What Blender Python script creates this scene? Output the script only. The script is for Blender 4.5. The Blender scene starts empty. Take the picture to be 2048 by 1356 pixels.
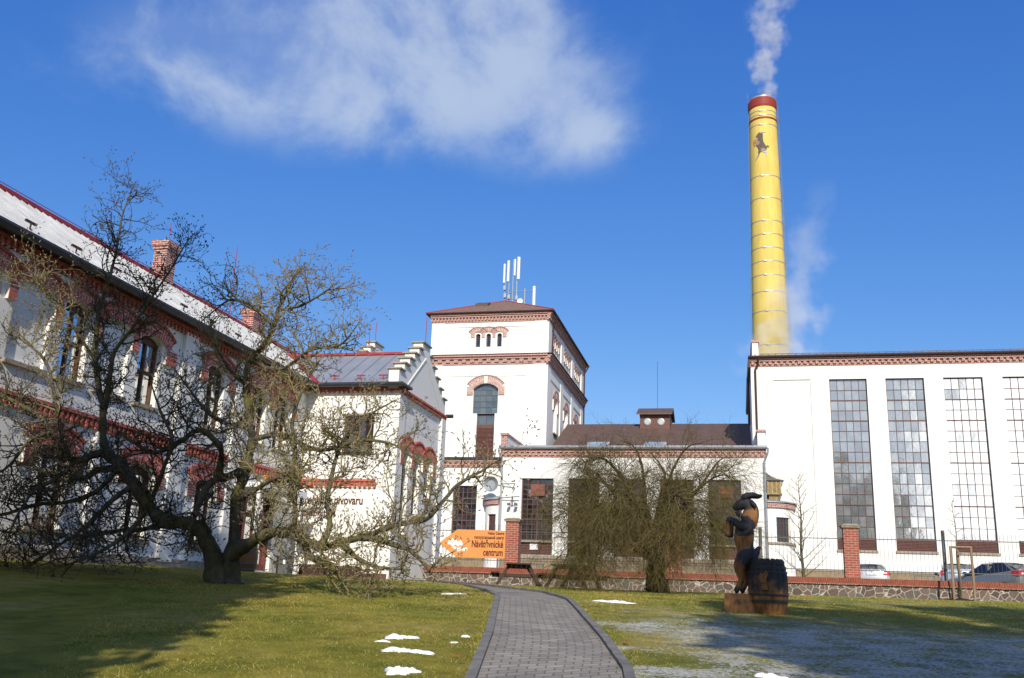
import bpy, bmesh, math, random
import numpy as np
from mathutils import Vector, Matrix
random.seed(7); rng = np.random.default_rng(7)
R = math.radians
SC = bpy.context.scene
COL = SC.collection

# ------------------------------------------------------------------ camera, sky, sun, exposure
cam_d = bpy.data.cameras.new('camera'); cam = bpy.data.objects.new('camera', cam_d); COL.objects.link(cam)
yaw, pitch, roll = -0.23313208, 0.26391247, 0.03674283
fw = Vector((math.sin(yaw)*math.cos(pitch), math.cos(yaw)*math.cos(pitch), math.sin(pitch)))
r0 = Vector((math.cos(yaw), -math.sin(yaw), 0)); u0 = r0.cross(fw)
rt = math.cos(roll)*r0 + math.sin(roll)*u0; up = -math.sin(roll)*r0 + math.cos(roll)*u0
cam.matrix_world = Matrix(((rt.x, up.x, -fw.x, 0), (rt.y, up.y, -fw.y, 0), (rt.z, up.z, -fw.z, 0), (0, 0, 0, 1)))
cam_d.sensor_width = 36; cam_d.lens = 36*1912.67/2048; cam_d.clip_end = 6000; cam_d.clip_start = 0.05
SC.camera = cam
SUN_EL, SUN_AZ = R(29.5), R(166.5)          # azimuth clockwise from +Y
sd = bpy.data.lights.new('sun', 'SUN'); sun = bpy.data.objects.new('sun', sd); COL.objects.link(sun)
sd.energy = 5.0; sd.angle = R(0.53); sd.color = (1.0, 0.91, 0.775)
to_sun = Vector((math.sin(SUN_AZ)*math.cos(SUN_EL), math.cos(SUN_AZ)*math.cos(SUN_EL), math.sin(SUN_EL)))
sun.rotation_euler = to_sun.to_track_quat('Z', 'Y').to_euler(); sun.location = (0, 0, 80)
SC.view_settings.view_transform = 'Standard'; SC.view_settings.look = 'None'
SC.view_settings.exposure = 0.0; SC.view_settings.gamma = 1.0
try: SC.view_settings.use_curve_mapping = False
except Exception: pass
SC.render.engine = 'CYCLES'
SC.cycles.use_denoising = True
SC.cycles.max_bounces = 6; SC.cycles.diffuse_bounces = 3; SC.cycles.glossy_bounces = 3
SC.cycles.transparent_max_bounces = 16; SC.cycles.volume_bounces = 1
SC.cycles.volume_step_rate = 1.0; SC.cycles.volume_max_steps = 96
SC.cycles.sample_clamp_indirect = 6.0

def node(nt, t, x=0, y=0, **kw):
    n = nt.nodes.new(t)
    for k, v in kw.items(): setattr(n, k, v)
    return n
def mathn(nt, op, a, b=None, c=None, clamp=False):
    n = nt.nodes.new('ShaderNodeMath'); n.operation = op; n.use_clamp = clamp
    for i, v in enumerate((a, b, c)):
        if v is None: continue
        if isinstance(v, (int, float)): n.inputs[i].default_value = v
        else: nt.links.new(v, n.inputs[i])
    return n.outputs[0]
def dotn(nt, vec, d):
    n = nt.nodes.new('ShaderNodeVectorMath'); n.operation = 'DOT_PRODUCT'
    nt.links.new(vec, n.inputs[0]); n.inputs[1].default_value = d
    return n.outputs['Value']

W = bpy.data.worlds.new('World'); SC.world = W; W.use_nodes = True
nt = W.node_tree; nt.nodes.clear(); lk = nt.links.new
sky = node(nt, 'ShaderNodeTexSky', sky_type='NISHITA'); sky.sun_disc = False
sky.sun_elevation = SUN_EL; sky.sun_rotation = SUN_AZ
sky.air_density = 1.0; sky.dust_density = 0.15; sky.ozone_density = 3.5; sky.altitude = 400
bg = node(nt, 'ShaderNodeBackground'); wo = node(nt, 'ShaderNodeOutputWorld')
bg.inputs[1].default_value = 0.118
# a cloud bank and wisps, laid out by direction in the sky
tc = node(nt, 'ShaderNodeTexCoord')
nz = node(nt, 'ShaderNodeTexNoise'); nz.inputs['Scale'].default_value = 6.5; nz.inputs['Detail'].default_value = 12; nz.inputs['Roughness'].default_value = 0.60; nz.inputs['Distortion'].default_value = 0.25
lk(tc.outputs['Generated'], nz.inputs['Vector'])
nz2 = node(nt, 'ShaderNodeTexNoise'); nz2.inputs['Scale'].default_value = 2.6; nz2.inputs['Detail'].default_value = 3
lk(tc.outputs['Generated'], nz2.inputs['Vector'])
BLOBS = [  # direction, half width, half height, weight
    ((-0.3009, 0.7817, 0.5463), 0.1628, 0.0543, 1.0),
    ((-0.4186, 0.7425, 0.5229), 0.126, 0.0436, 0.75),
    ((-0.542, 0.6814, 0.4919), 0.10, 0.06, 1.15),
    ((-0.3559, 0.8017, 0.4801), 0.1302, 0.0551, 0.95),
    ((-0.2437, 0.8219, 0.5148), 0.1005, 0.0653, 0.68),
    ((-0.1944, 0.8633, 0.4658), 0.11, 0.045, 0.52),
    ((-0.2101, 0.8039, 0.5564), 0.0545, 0.0495, 0.85),
    ((-0.1379, 0.8617, 0.4883), 0.065, 0.06, 0.45),
    ((-0.4642, 0.7497, 0.4717), 0.09, 0.042, 0.8),
    ((-0.36, 0.815, 0.445), 0.085, 0.034, 0.5),
    ((-0.1249, 0.8814, 0.4555), 0.045, 0.024, 0.8),
    ((-0.6252, 0.6437, 0.4413), 0.018, 0.027, 0.12),
    ((-0.1869, 0.8832, 0.4302), 0.0463, 0.0206, 0.25),
    ((-0.3159, 0.724, 0.6133), 0.2142, 0.0714, 1.0),
]
tot = None
for (d, a, b, wt) in BLOBS:
    D = Vector(d).normalized(); rx = Vector((D.y, -D.x, 0)).normalized(); uy = rx.cross(D)
    g = tc.outputs['Generated']
    p = mathn(nt, 'MULTIPLY', dotn(nt, g, rx), 1/a); q = mathn(nt, 'MULTIPLY', dotn(nt, g, uy), 1/b)
    r2 = mathn(nt, 'ADD', mathn(nt, 'MULTIPLY', p, p), mathn(nt, 'MULTIPLY', q, q))
    e = mathn(nt, 'POWER', 2.718, mathn(nt, 'MULTIPLY', r2, -1.0))
    front = mathn(nt, 'GREATER_THAN', dotn(nt, g, D), 0.0)
    e = mathn(nt, 'MULTIPLY', mathn(nt, 'MULTIPLY', e, front), wt)
    tot = e if tot is None else mathn(nt, 'ADD', tot, e)
tot = mathn(nt, 'MINIMUM', mathn(nt, 'MULTIPLY', tot, .62), 1.0)
nn = mathn(nt, 'SUBTRACT', nz.outputs['Fac'], 0.5)
ms_ = node(nt, 'ShaderNodeMapRange', interpolation_type='SMOOTHSTEP'); ms_.inputs[1].default_value = .33; ms_.inputs[2].default_value = .66; lk(nz.outputs['Fac'], ms_.inputs[0])
cov = mathn(nt, 'MULTIPLY', tot, mathn(nt, 'ADD', mathn(nt, 'MULTIPLY', ms_.outputs[0], mathn(nt, 'SUBTRACT', 1.55, mathn(nt, 'MULTIPLY', tot, .75))), mathn(nt, 'MULTIPLY', tot, .45)))
mr = node(nt, 'ShaderNodeMapRange', interpolation_type='SMOOTHSTEP')
mr.inputs[1].default_value = 0.07; mr.inputs[2].default_value = 1.28; mr.inputs[3].default_value = 0; mr.inputs[4].default_value = 0.74
lk(cov, mr.inputs[0])
refl_glow = None  # added glow behind the camera, aimed so the right-hand tall windows reflect white
for (az, el, a, b, wt) in ((197.5, 8.0, 6.0, 12.0, 1.25), (207, 12, 6, 8, .9), (186.5, 3.5, 4, 3, .5)):
    az, el = R(360-az), R(el); D = Vector((math.sin(az)*math.cos(el), math.cos(az)*math.cos(el), math.sin(el))); rx = Vector((D.y, -D.x, 0)).normalized(); uy = rx.cross(D); g = tc.outputs['Generated']
    p = mathn(nt, 'MULTIPLY', dotn(nt, g, rx), 1/R(a)); q = mathn(nt, 'MULTIPLY', dotn(nt, g, uy), 1/R(b))
    e = mathn(nt, 'POWER', 2.718, mathn(nt, 'MULTIPLY', mathn(nt, 'ADD', mathn(nt, 'MULTIPLY', p, p), mathn(nt, 'MULTIPLY', q, q)), -1.))
    e = mathn(nt, 'MULTIPLY', mathn(nt, 'MULTIPLY', e, mathn(nt, 'GREATER_THAN', dotn(nt, g, D), 0.)), wt)
    refl_glow = e if refl_glow is None else mathn(nt, 'ADD', refl_glow, e)
# broken bright cloud added to the unseen rear sky for window glass to reflect
sx = node(nt, 'ShaderNodeSeparateXYZ'); lk(tc.outputs['Generated'], sx.inputs[0])
rear = mathn(nt, 'LESS_THAN', sx.outputs['Y'], -0.15)
m2 = node(nt, 'ShaderNodeMapRange', interpolation_type='SMOOTHSTEP')
m2.inputs[1].default_value = 0.42; m2.inputs[2].default_value = 0.62; m2.inputs[3].default_value = 0; m2.inputs[4].default_value = 0.9
lk(nz2.outputs['Fac'], m2.inputs[0])
rc = mathn(nt, 'MULTIPLY', rear, m2.outputs[0])
fac = mathn(nt, 'MAXIMUM', mr.outputs[0], rc)
tint = node(nt, 'ShaderNodeMix', data_type='RGBA', blend_type='MULTIPLY'); tint.inputs[0].default_value = 1.0
lk(sky.outputs[0], tint.inputs[6]); tint.inputs[7].default_value = (0.72, 1.0, 1.26, 1)
sps = node(nt, 'ShaderNodeSeparateColor'); lk(tint.outputs[2], sps.inputs[0]); skyc = node(nt, 'ShaderNodeCombineColor')
for i, (a, g) in enumerate(((1.697, 1.36), (.848, .93), (.880, .52))):   # clear cold-air blue
    lk(mathn(nt, 'MULTIPLY', mathn(nt, 'POWER', mathn(nt, 'MULTIPLY', mathn(nt, 'MAXIMUM', sps.outputs[i], 0.0), .118), g), a/.118), skyc.inputs[i])
mx = node(nt, 'ShaderNodeMix', data_type='RGBA'); lk(fac, mx.inputs[0]); lk(skyc.outputs[0], mx.inputs[6])
mx.inputs[7].default_value = (4.9, 5.7, 6.9, 1)
mb2 = node(nt, 'ShaderNodeMix', data_type='RGBA'); m3 = node(nt, 'ShaderNodeMapRange', interpolation_type='SMOOTHSTEP'); m3.inputs[1].default_value = .16; m3.inputs[2].default_value = .62
lk(mathn(nt, 'ADD', refl_glow, mathn(nt, 'MULTIPLY', nn, .8)), m3.inputs[0]); lk(m3.outputs[0], mb2.inputs[0]); lk(mx.outputs[2], mb2.inputs[6]); mb2.inputs[7].default_value = (21., 21., 20.5, 1)
lk(mb2.outputs[2], bg.inputs[0]); lk(bg.outputs[0], wo.inputs[0])

# ------------------------------------------------------------------ helpers
class Fr:                                  # a wall frame: u along the wall, w outward, z up
    def __init__(s, o, U, N): s.o = Vector(o); s.U = Vector(U); s.N = Vector(N)
    def __call__(s, u, w, z): p = s.o + s.U*u + s.N*w; return (p.x, p.y, p.z + z)
def south(Y): return Fr((0, Y, 0), (1, 0, 0), (0, -1, 0))
def east(X): return Fr((X, 0, 0), (0, 1, 0), (1, 0, 0))
WORLD = Fr((0, 0, 0), (1, 0, 0), (0, 1, 0))

class MB:
    def __init__(s): s.v = []; s.f = []; s.m = []; s.cuts = []
    def cut(s): s.cuts.append((len(s.v), len(s.f)))
    def poly(s, pts, m=0):
        b = len(s.v); s.v += [tuple(p) for p in pts]; s.f.append(tuple(range(b, b+len(pts)))); s.m.append(m)
    def hexa(s, c, m=0):                    # 8 corners: bottom 4, top 4
        b = len(s.v); s.v += [tuple(p) for p in c]
        for q in ((0, 3, 2, 1), (4, 5, 6, 7), (0, 1, 5, 4), (1, 2, 6, 5), (2, 3, 7, 6), (3, 0, 4, 7)):
            s.f.append(tuple(b+i for i in q)); s.m.append(m)
    def box(s, fr, u0, u1, w0, w1, z0, z1, m=0):
        s.hexa([fr(u0, w0, z0), fr(u1, w0, z0), fr(u1, w1, z0), fr(u0, w1, z0), fr(u0, w0, z1), fr(u1, w0, z1), fr(u1, w1, z1), fr(u0, w1, z1)], m)
    def prism(s, fr, pts, w0, w1, m=0):     # polygon in (u, z) extruded along w
        n = len(pts); b = len(s.v)
        s.v += [fr(u, w0, z) for u, z in pts] + [fr(u, w1, z) for u, z in pts]
        s.f.append(tuple(range(b+n-1, b-1, -1))); s.f.append(tuple(range(b+n, b+2*n))); s.m += [m, m]
        for i in range(n):
            j = (i+1) % n; s.f.append((b+i, b+j, b+n+j, b+n+i)); s.m.append(m)
    def strip(s, fr, inner, outer, w0, w1, m=0):
        for i in range(len(inner)-1):
            s.prism(fr, [inner[i], inner[i+1], outer[i+1], outer[i]], w0, w1, m)
    def tube(s, pts, rad, n=6, m=0, cap=True):
        pts = [Vector(p) for p in pts]; k = len(pts)
        if isinstance(rad, (int, float)): rad = [rad]*k
        b = len(s.v); ref = None
        for i, p in enumerate(pts):
            t = (pts[min(i+1, k-1)] - pts[max(i-1, 0)])
            if t.length < 1e-9: t = Vector((0, 0, 1))
            t.normalize()
            if ref is None:
                ref = Vector((1, 0, 0)) if abs(t.x) < .8 else Vector((0, 1, 0))
            x = (ref - t*ref.dot(t)); x.normalize(); ref = x; y = t.cross(x)
            for j in range(n):
                a = 2*math.pi*j/n; q = p + (x*math.cos(a) + y*math.sin(a))*rad[i]
                s.v.append((q.x, q.y, q.z))
        for i in range(k-1):
            for j in range(n):
                j2 = (j+1) % n
                s.f.append((b+i*n+j, b+i*n+j2, b+(i+1)*n+j2, b+(i+1)*n+j)); s.m.append(m)
        if cap:
            s.f.append(tuple(b+j for j in range(n-1, -1, -1))); s.m.append(m)
            s.f.append(tuple(b+(k-1)*n+j for j in range(n))); s.m.append(m)
    def lathe(s, c, prof, n=24, m=0, axis='z'):
        b = len(s.v); k = len(prof)
        for r, h in prof:
            for j in range(n):
                a = 2*math.pi*j/n
                if axis == 'z': s.v.append((c[0]+r*math.cos(a), c[1]+r*math.sin(a), c[2]+h))
                elif axis == 'y': s.v.append((c[0]+r*math.cos(a), c[1]+h, c[2]+r*math.sin(a)))
                else: s.v.append((c[0]+h, c[1]+r*math.cos(a), c[2]+r*math.sin(a)))
        for i in range(k-1):
            for j in range(n):
                j2 = (j+1) % n
                s.f.append((b+i*n+j, b+i*n+j2, b+(i+1)*n+j2, b+(i+1)*n+j)); s.m.append(m)
        s.f.append(tuple(b+j for j in range(n-1, -1, -1))); s.m.append(m)
        s.f.append(tuple(b+(k-1)*n+j for j in range(n))); s.m.append(m)

def wloc(o):
    l = Vector((0, 0, 0))
    while o is not None: l += o.location; o = o.parent
    return l
def obj(name, mb, mats, parent=None, world=True, recalc=True, smooth=False):
    me = bpy.data.meshes.new(name)
    v = np.array(mb.v, dtype=np.float64).reshape(-1, 3)
    if world and parent is not None: v = v - np.array(wloc(parent))
    me.from_pydata(v.tolist(), [], mb.f)
    if not isinstance(mats, (list, tuple)): mats = [mats]
    for m in mats: me.materials.append(m)
    if len(mats) > 1: me.polygons.foreach_set('material_index', mb.m)
    if recalc:
        bm = bmesh.new(); bm.from_mesh(me); bmesh.ops.recalc_face_normals(bm, faces=bm.faces); bm.to_mesh(me); bm.free()
    if smooth: me.polygons.foreach_set('use_smooth', [True]*len(me.polygons))
    me.update()
    o = bpy.data.objects.new(name, me); COL.objects.link(o)
    if parent is not None: o.parent = parent
    return o
def pieces(name, mb, mats, parent, **k):     # every piece between cuts becomes an object of its own
    out = []; pv = pf = 0; ends = list(mb.cuts)
    if not ends or ends[-1][0] < len(mb.v): ends.append((len(mb.v), len(mb.f)))
    for ev, ef in ends:
        if ev == pv: continue
        q = MB(); q.v = mb.v[pv:ev]; q.f = [tuple(i-pv for i in f) for f in mb.f[pf:ef]]; q.m = mb.m[pf:ef]; pv, pf = ev, ef
        out.append(obj(name, q, mats, parent, **k))
    return out
def thing(name, label, cat, loc, group=None, rz=0):
    o = bpy.data.objects.new(name, None); COL.objects.link(o); o.location = loc; o.rotation_euler = (0, 0, rz)
    o.empty_display_size = .3
    return tag(o, label, cat, group)
def tag(o, label, cat, group=None):
    o['label'] = label; o['category'] = cat
    if group: o['group'] = group
    return o
def struct(o, kind='structure'): o['kind'] = kind; return o
def dup_tree(o, parent=None):
    c = o.copy(); COL.objects.link(c)
    if parent is not None: c.parent = parent
    for ch in list(o.children): dup_tree(ch, c)
    return c

# ------------------------------------------------------------------ materials
def newmat(name):
    m = bpy.data.materials.new(name); m.use_nodes = True
    nt = m.node_tree; nt.nodes.clear()
    out = nt.nodes.new('ShaderNodeOutputMaterial'); b = nt.nodes.new('ShaderNodeBsdfPrincipled')
    nt.links.new(b.outputs[0], out.inputs[0])
    return m, nt, b
def posn(nt): return nt.nodes.new('ShaderNodeNewGeometry').outputs['Position']
def noisen(nt, vec, scale, detail=4, rough=.55, sc3=None):
    if sc3:
        mp = nt.nodes.new('ShaderNodeMapping'); mp.inputs['Scale'].default_value = sc3; nt.links.new(vec, mp.inputs[0]); vec = mp.outputs[0]
    n = nt.nodes.new('ShaderNodeTexNoise'); n.inputs['Scale'].default_value = scale; n.inputs['Detail'].default_value = detail; n.inputs['Roughness'].default_value = rough
    nt.links.new(vec, n.inputs['Vector']); return n.outputs['Fac']
def ramp(nt, fac, stops):
    r = nt.nodes.new('ShaderNodeValToRGB'); nt.links.new(fac, r.inputs[0])
    e = r.color_ramp.elements
    while len(e) < len(stops): e.new(.5)
    for i, (p, c) in enumerate(stops): e[i].position = p; e[i].color = (*c, 1)
    return r.outputs[0]
def mixc(nt, fac, a, b, mode='MIX'):
    n = nt.nodes.new('ShaderNodeMix'); n.data_type = 'RGBA'; n.blend_type = mode
    if isinstance(fac, (int, float)): n.inputs[0].default_value = fac
    else: nt.links.new(fac, n.inputs[0])
    for i, v in ((6, a), (7, b)):
        if isinstance(v, tuple): n.inputs[i].default_value = (*v, 1)
        else: nt.links.new(v, n.inputs[i])
    return n.outputs[2]
def bumpn(nt, b, h, strength=.3, dist=.02):
    n = nt.nodes.new('ShaderNodeBump'); n.inputs['Strength'].default_value = strength; n.inputs['Distance'].default_value = dist
    nt.links.new(h, n.inputs['Height']); nt.links.new(n.outputs[0], b.inputs['Normal'])
def mul(c, k): return tuple(min(1, x*k) for x in c)
def pmat(name, col, rough=.7, var=.2, scale=3., metal=0., spec=.3, bump=0., bscale=40., sc3=None, coat=0.):
    m, nt, b = newmat(name); P = posn(nt)
    f = noisen(nt, P, scale, 5, .6, sc3)
    c = ramp(nt, f, [(.3, mul(col, 1-var)), (.7, mul(col, 1+var))])
    nt.links.new(c, b.inputs['Base Color'])
    b.inputs['Roughness'].default_value = rough; b.inputs['Metallic'].default_value = metal
    b.inputs['Specular IOR Level'].default_value = spec; b.inputs['Coat Weight'].default_value = coat
    if bump: bumpn(nt, b, noisen(nt, P, bscale, 4), bump)
    return m
def wallvec(nt):                            # (run, height) coordinates on any upright face
    g = nt.nodes.new('ShaderNodeNewGeometry')
    sp = nt.nodes.new('ShaderNodeSeparateXYZ'); nt.links.new(g.outputs['Position'], sp.inputs[0])
    sn = nt.nodes.new('ShaderNodeSeparateXYZ'); nt.links.new(g.outputs['True Normal'], sn.inputs[0])
    k = mathn(nt, 'GREATER_THAN', mathn(nt, 'ABSOLUTE', sn.outputs[0]), .6)
    u = mathn(nt, 'ADD', mathn(nt, 'MULTIPLY', sp.outputs[0], mathn(nt, 'SUBTRACT', 1., k)), mathn(nt, 'MULTIPLY', sp.outputs[1], k))
    kz = mathn(nt, 'GREATER_THAN', mathn(nt, 'ABSOLUTE', sn.outputs[2]), .7)
    v = mathn(nt, 'ADD', mathn(nt, 'MULTIPLY', sp.outputs[2], mathn(nt, 'SUBTRACT', 1., kz)), mathn(nt, 'MULTIPLY', sp.outputs[1], kz))
    c = nt.nodes.new('ShaderNodeCombineXYZ'); nt.links.new(u, c.inputs[0]); nt.links.new(v, c.inputs[1])
    return c.outputs[0]
def brickmat(name, c1, c2, mortar, bw=.25, rh=.075, ms=.012, rough=.75):
    m, nt, b = newmat(name); v = wallvec(nt)
    t = nt.nodes.new('ShaderNodeTexBrick'); nt.links.new(v, t.inputs['Vector'])
    t.inputs['Color1'].default_value = (*c1, 1); t.inputs['Color2'].default_value = (*c2, 1); t.inputs['Mortar'].default_value = (*mortar, 1)
    t.inputs['Scale'].default_value = 1; t.inputs['Brick Width'].default_value = bw; t.inputs['Row Height'].default_value = rh
    t.inputs['Mortar Size'].default_value = ms; t.inputs['Mortar Smooth'].default_value = .1; t.inputs['Bias'].default_value = 0
    f = noisen(nt, posn(nt), 9, 5)
    c = mixc(nt, .55, t.outputs[0], ramp(nt, f, [(.25, (.45, .45, .45)), (.75, (1, 1, 1))]), 'MULTIPLY')
    nt.links.new(c, b.inputs['Base Color']); b.inputs['Roughness'].default_value = rough
    inv = mathn(nt, 'SUBTRACT', 1., t.outputs['Fac']); bumpn(nt, b, inv, .5, .01)
    return m
def plaster(name, col, streak=.28, dirt=(.40, .37, .32)):
    m, nt, b = newmat(name); P = posn(nt)
    f = noisen(nt, P, .35, 6, .6); f2 = noisen(nt, P, 1.0, 6, .65, (1.6, 1.6, .12)); f3 = noisen(nt, P, 14, 4)
    c = mixc(nt, mathn(nt, 'MULTIPLY', ramp(nt, f2, [(.52, (0, 0, 0)), (.8, (1, 1, 1))]), streak), col, dirt)
    c = mixc(nt, .5, c, ramp(nt, f, [(.3, (.9, .9, .89)), (.7, (1, 1, 1))]), 'MULTIPLY')
    c = mixc(nt, .4, c, ramp(nt, f3, [(.3, (.92, .92, .92)), (.7, (1, 1, 1))]), 'MULTIPLY')
    nt.links.new(c, b.inputs['Base Color']); b.inputs['Roughness'].default_value = .9; b.inputs['Specular IOR Level'].default_value = .15
    bumpn(nt, b, noisen(nt, P, 45, 3), .12, .01)
    return m
def glassmat(name, col, col2, rough=.06, spec=.8, mirror=0., mrough=.04, wav=.05):
    m, nt, b = newmat(name); g = nt.nodes.new('ShaderNodeNewGeometry')
    c = ramp(nt, g.outputs['Random Per Island'], [(.1, col), (.9, col2)])
    f = noisen(nt, g.outputs['Position'], 1.3, 4)
    c = mixc(nt, .6, c, ramp(nt, f, [(.35, (.45, .45, .47)), (.65, (1.1, 1.1, 1.1))]), 'MULTIPLY')
    nt.links.new(c, b.inputs['Base Color']); b.inputs['Roughness'].default_value = rough
    b.inputs['Specular IOR Level'].default_value = spec; b.inputs['Coat Weight'].default_value = .3; b.inputs['Coat Roughness'].default_value = .03
    bumpn(nt, b, noisen(nt, g.outputs['Position'], 2.2, 2), wav, .05)
    if mirror:
        gl = nt.nodes.new('ShaderNodeBsdfGlossy'); gl.inputs['Roughness'].default_value = mrough; gl.inputs['Color'].default_value = (.9, .92, .93, 1)
        nt.links.new(b.inputs['Normal'].links[0].from_socket, gl.inputs['Normal'])
        ms = nt.nodes.new('ShaderNodeMixShader'); ms.inputs[0].default_value = mirror; nt.links.new(b.outputs[0], ms.inputs[1]); nt.links.new(gl.outputs[0], ms.inputs[2])
        o = [n for n in nt.nodes if n.type == 'OUTPUT_MATERIAL'][0]; nt.links.new(ms.outputs[0], o.inputs[0])
    return m
M = {}
M['white'] = plaster('white_plaster', (.80, .80, .775))
M['cream'] = plaster('cream_plaster', (.80, .80, .765), .16)
M['brick'] = pmat('red_brick', (.45, .125, .09), .8, .35, 11, bump=.3, bscale=60)
M['brick_tex'] = brickmat('brickwork', (.36, .10, .075), (.27, .065, .05), (.62, .52, .46))
M['brick_pink'] = brickmat('pale_brickwork', (.40, .14, .11), (.30, .09, .075), (.66, .52, .46), .22, .09, .016)
M['brick_pillar'] = brickmat('pillar_brickwork', (.37, .085, .05), (.28, .06, .04), (.44, .27, .21), .25, .08, .011)
M['mortar'] = pmat('mortar', (.72, .66, .60), .9, .12, 8)
M['zinc'] = pmat('zinc_sheet', (.30, .32, .34), .42, .12, 1.2, metal=.25, spec=.5)
M['zinc_light'] = pmat('pale_zinc_sheet', (.46, .475, .49), .5, .2, 1.5, metal=.1, spec=.5, sc3=(1, 1, 1))
M['red_sheet'] = pmat('red_painted_sheet', (.33, .035, .035), .5, .2, 3)
M['dark_metal'] = pmat('dark_painted_metal', (.028, .028, .030), .45, .2, 4, spec=.4)
M['iron'] = pmat('grey_iron', (.10, .107, .112), .5, .25, 6, spec=.4)
M['galv'] = pmat('galvanised_pipe', (.36, .385, .40), .38, .12, 5, metal=.5)
M['brown_metal'] = pmat('brown_painted_metal', (.12, .055, .045), .55, .2, 5)
M['brown_pipe'] = pmat('brown_pipe', (.06, .028, .022), .5, .2, 5)
M['wood_frame'] = pmat('brown_wood', (.10, .050, .028), .6, .3, 9, sc3=(1, 1, .2))
M['roof_brown'] = pmat('brown_roofing', (.125, .080, .062), .6, .16, 1.5, bump=.1)
M['roof_tile'] = pmat('brown_tile', (.20, .125, .095), .8, .25, 4, bump=.2)
M['sandstone'] = brickmat('sandstone', (.34, .25, .14), (.22, .17, .11), (.30, .26, .2), .62, .36, .02, .9)
M['sill'] = pmat('sill_stone', (.30, .26, .20), .85, .25, 6)
M['glass_dark'] = glassmat('dark_glass', (.006, .007, .008), (.035, .038, .042), .05, .45, .06)
M['glass_sky'] = glassmat('window_glass', (.01, .012, .015), (.03, .035, .04), .03, .9, .6)
M['glass_wired'] = glassmat('wired_glass', (.20, .22, .23), (.34, .36, .37), .15, .9, .40, .06, .06)
M['glass_green'] = glassmat('green_grey_glass', (.07, .085, .08), (.12, .14, .13), .2, .6, .10, .1)
M['white_metal'] = pmat('white_metal', (.72, .73, .72), .4, .06, 5)
M['black'] = pmat('black_rubber', (.012, .012, .013), .7, .2, 20)
M['paper'] = pmat('white_paper', (.8, .8, .8), .8, .03, 10)

# ------------------------------------------------------------------ ground height
GX = [-60, -24, -16, -10, -4, 1, 8, 20, 60]
GY = [-40, 0, 5, 9, 14, 18, 23, 28, 36, 70, 120]
GZ = np.array([
 [-1.6, -1.6, -1.6, -1.7, -1.7, -1.7, -1.7, -1.7, -1.7],
 [-.9, -.9, -1.0, -1.5, -1.55, -1.55, -1.5, -1.5, -1.5],
 [.0, .0, -.2, -1.05, -1.1, -1.08, -1.05, -1.0, -1.0],
 [.3, .3, .2, -.72, -.68, -.68, -.62, -.6, -.6],
 [.45, .45, .42, -.15, -.24, -.40, -.40, -.4, -.4],
 [.5, .5, .48, .12, .02, -.14, -.20, -.2, -.2],
 [.52, .52, .5, .30, .20, .10, .04, .0, .0],
 [.5, .5, .48, .38, .31, .34, .31, .3, .3],
 [.5, .5, .5, .42, .26, .36, .44, .42, .42],
 [.8, .8, .8, .8, .8, .8, .8, .8, .8],
 [.8, .8, .8, .8, .8, .8, .8, .8, .8]])
_fx = np.arange(-60, 60.01, .5); _fy = np.arange(-40, 120.01, .5)
_t = np.array([np.interp(_fx, GX, r) for r in GZ]); _G = np.array([np.interp(_fy, GY, _t[:, i]) for i in range(len(_fx))]).T
for _ in range(3):
    for ax in (0, 1):
        p = np.pad(_G, [(2, 2) if a == ax else (0, 0) for a in (0, 1)], mode='edge')
        n = _G.shape[ax]; _G = sum(np.take(p, range(i, i+n), axis=ax) for i in range(5))/5
def gz(x, y):
    x = np.clip(np.asarray(x, float), -59.9, 59.9); y = np.clip(np.asarray(y, float), -39.9, 119.9)
    i = (x+60)/.5; j = (y+40)/.5; i0 = np.floor(i).astype(int); j0 = np.floor(j).astype(int); a = i-i0; b = j-j0
    return (_G[j0, i0]*(1-a)*(1-b) + _G[j0, i0+1]*a*(1-b) + _G[j0+1, i0]*(1-a)*b + _G[j0+1, i0+1]*a*b)
def g1(x, y): return float(gz(x, y))

# ------------------------------------------------------------------ facade builders
def arcpts(c, s, zs, rise, n, dr=0.):       # segmental arch points, grown outward by dr
    Rr = (s*s/4 + rise*rise)/(2*rise); zc = zs + rise - Rr; a = math.asin(min(1, s/2/Rr))
    return [(c + (Rr+dr)*math.sin(-a + 2*a*i/n), zc + (Rr+dr)*math.cos(-a + 2*a*i/n)) for i in range(n+1)]
def wall(mb, fr, u0, u1, z0, z1, ops, t=.4, m=0):      # ops: (a, b, za, zb, rise)
    zs = sorted({z0, z1, *[o[2] for o in ops], *[o[3] for o in ops]})
    for za, zb in zip(zs, zs[1:]):
        cut = sorted((o[0], o[1]) for o in ops if o[2] < zb-1e-6 and o[3] > za+1e-6); u = u0
        for a, b in cut:
            if a > u: mb.box(fr, u, a, -t, 0, za, zb, m)
            u = b
        if u < u1: mb.box(fr, u, u1, -t, 0, za, zb, m)
    for a, b, za, zb, rise in ops:
        if rise > 0:
            P = arcpts((a+b)/2, b-a, zb-rise, rise, 10)
            for i in range(10):
                mb.prism(fr, [P[i], P[i+1], (P[i+1][0], zb), (P[i][0], zb)] if abs(P[i][1]-zb) > 1e-4 and abs(P[i+1][1]-zb) > 1e-4 else ([P[i], P[i+1], (P[i][0], zb)] if P[i][1] < P[i+1][1] else [P[i], P[i+1], (P[i+1][0], zb)]), -t, 0, m)
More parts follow.
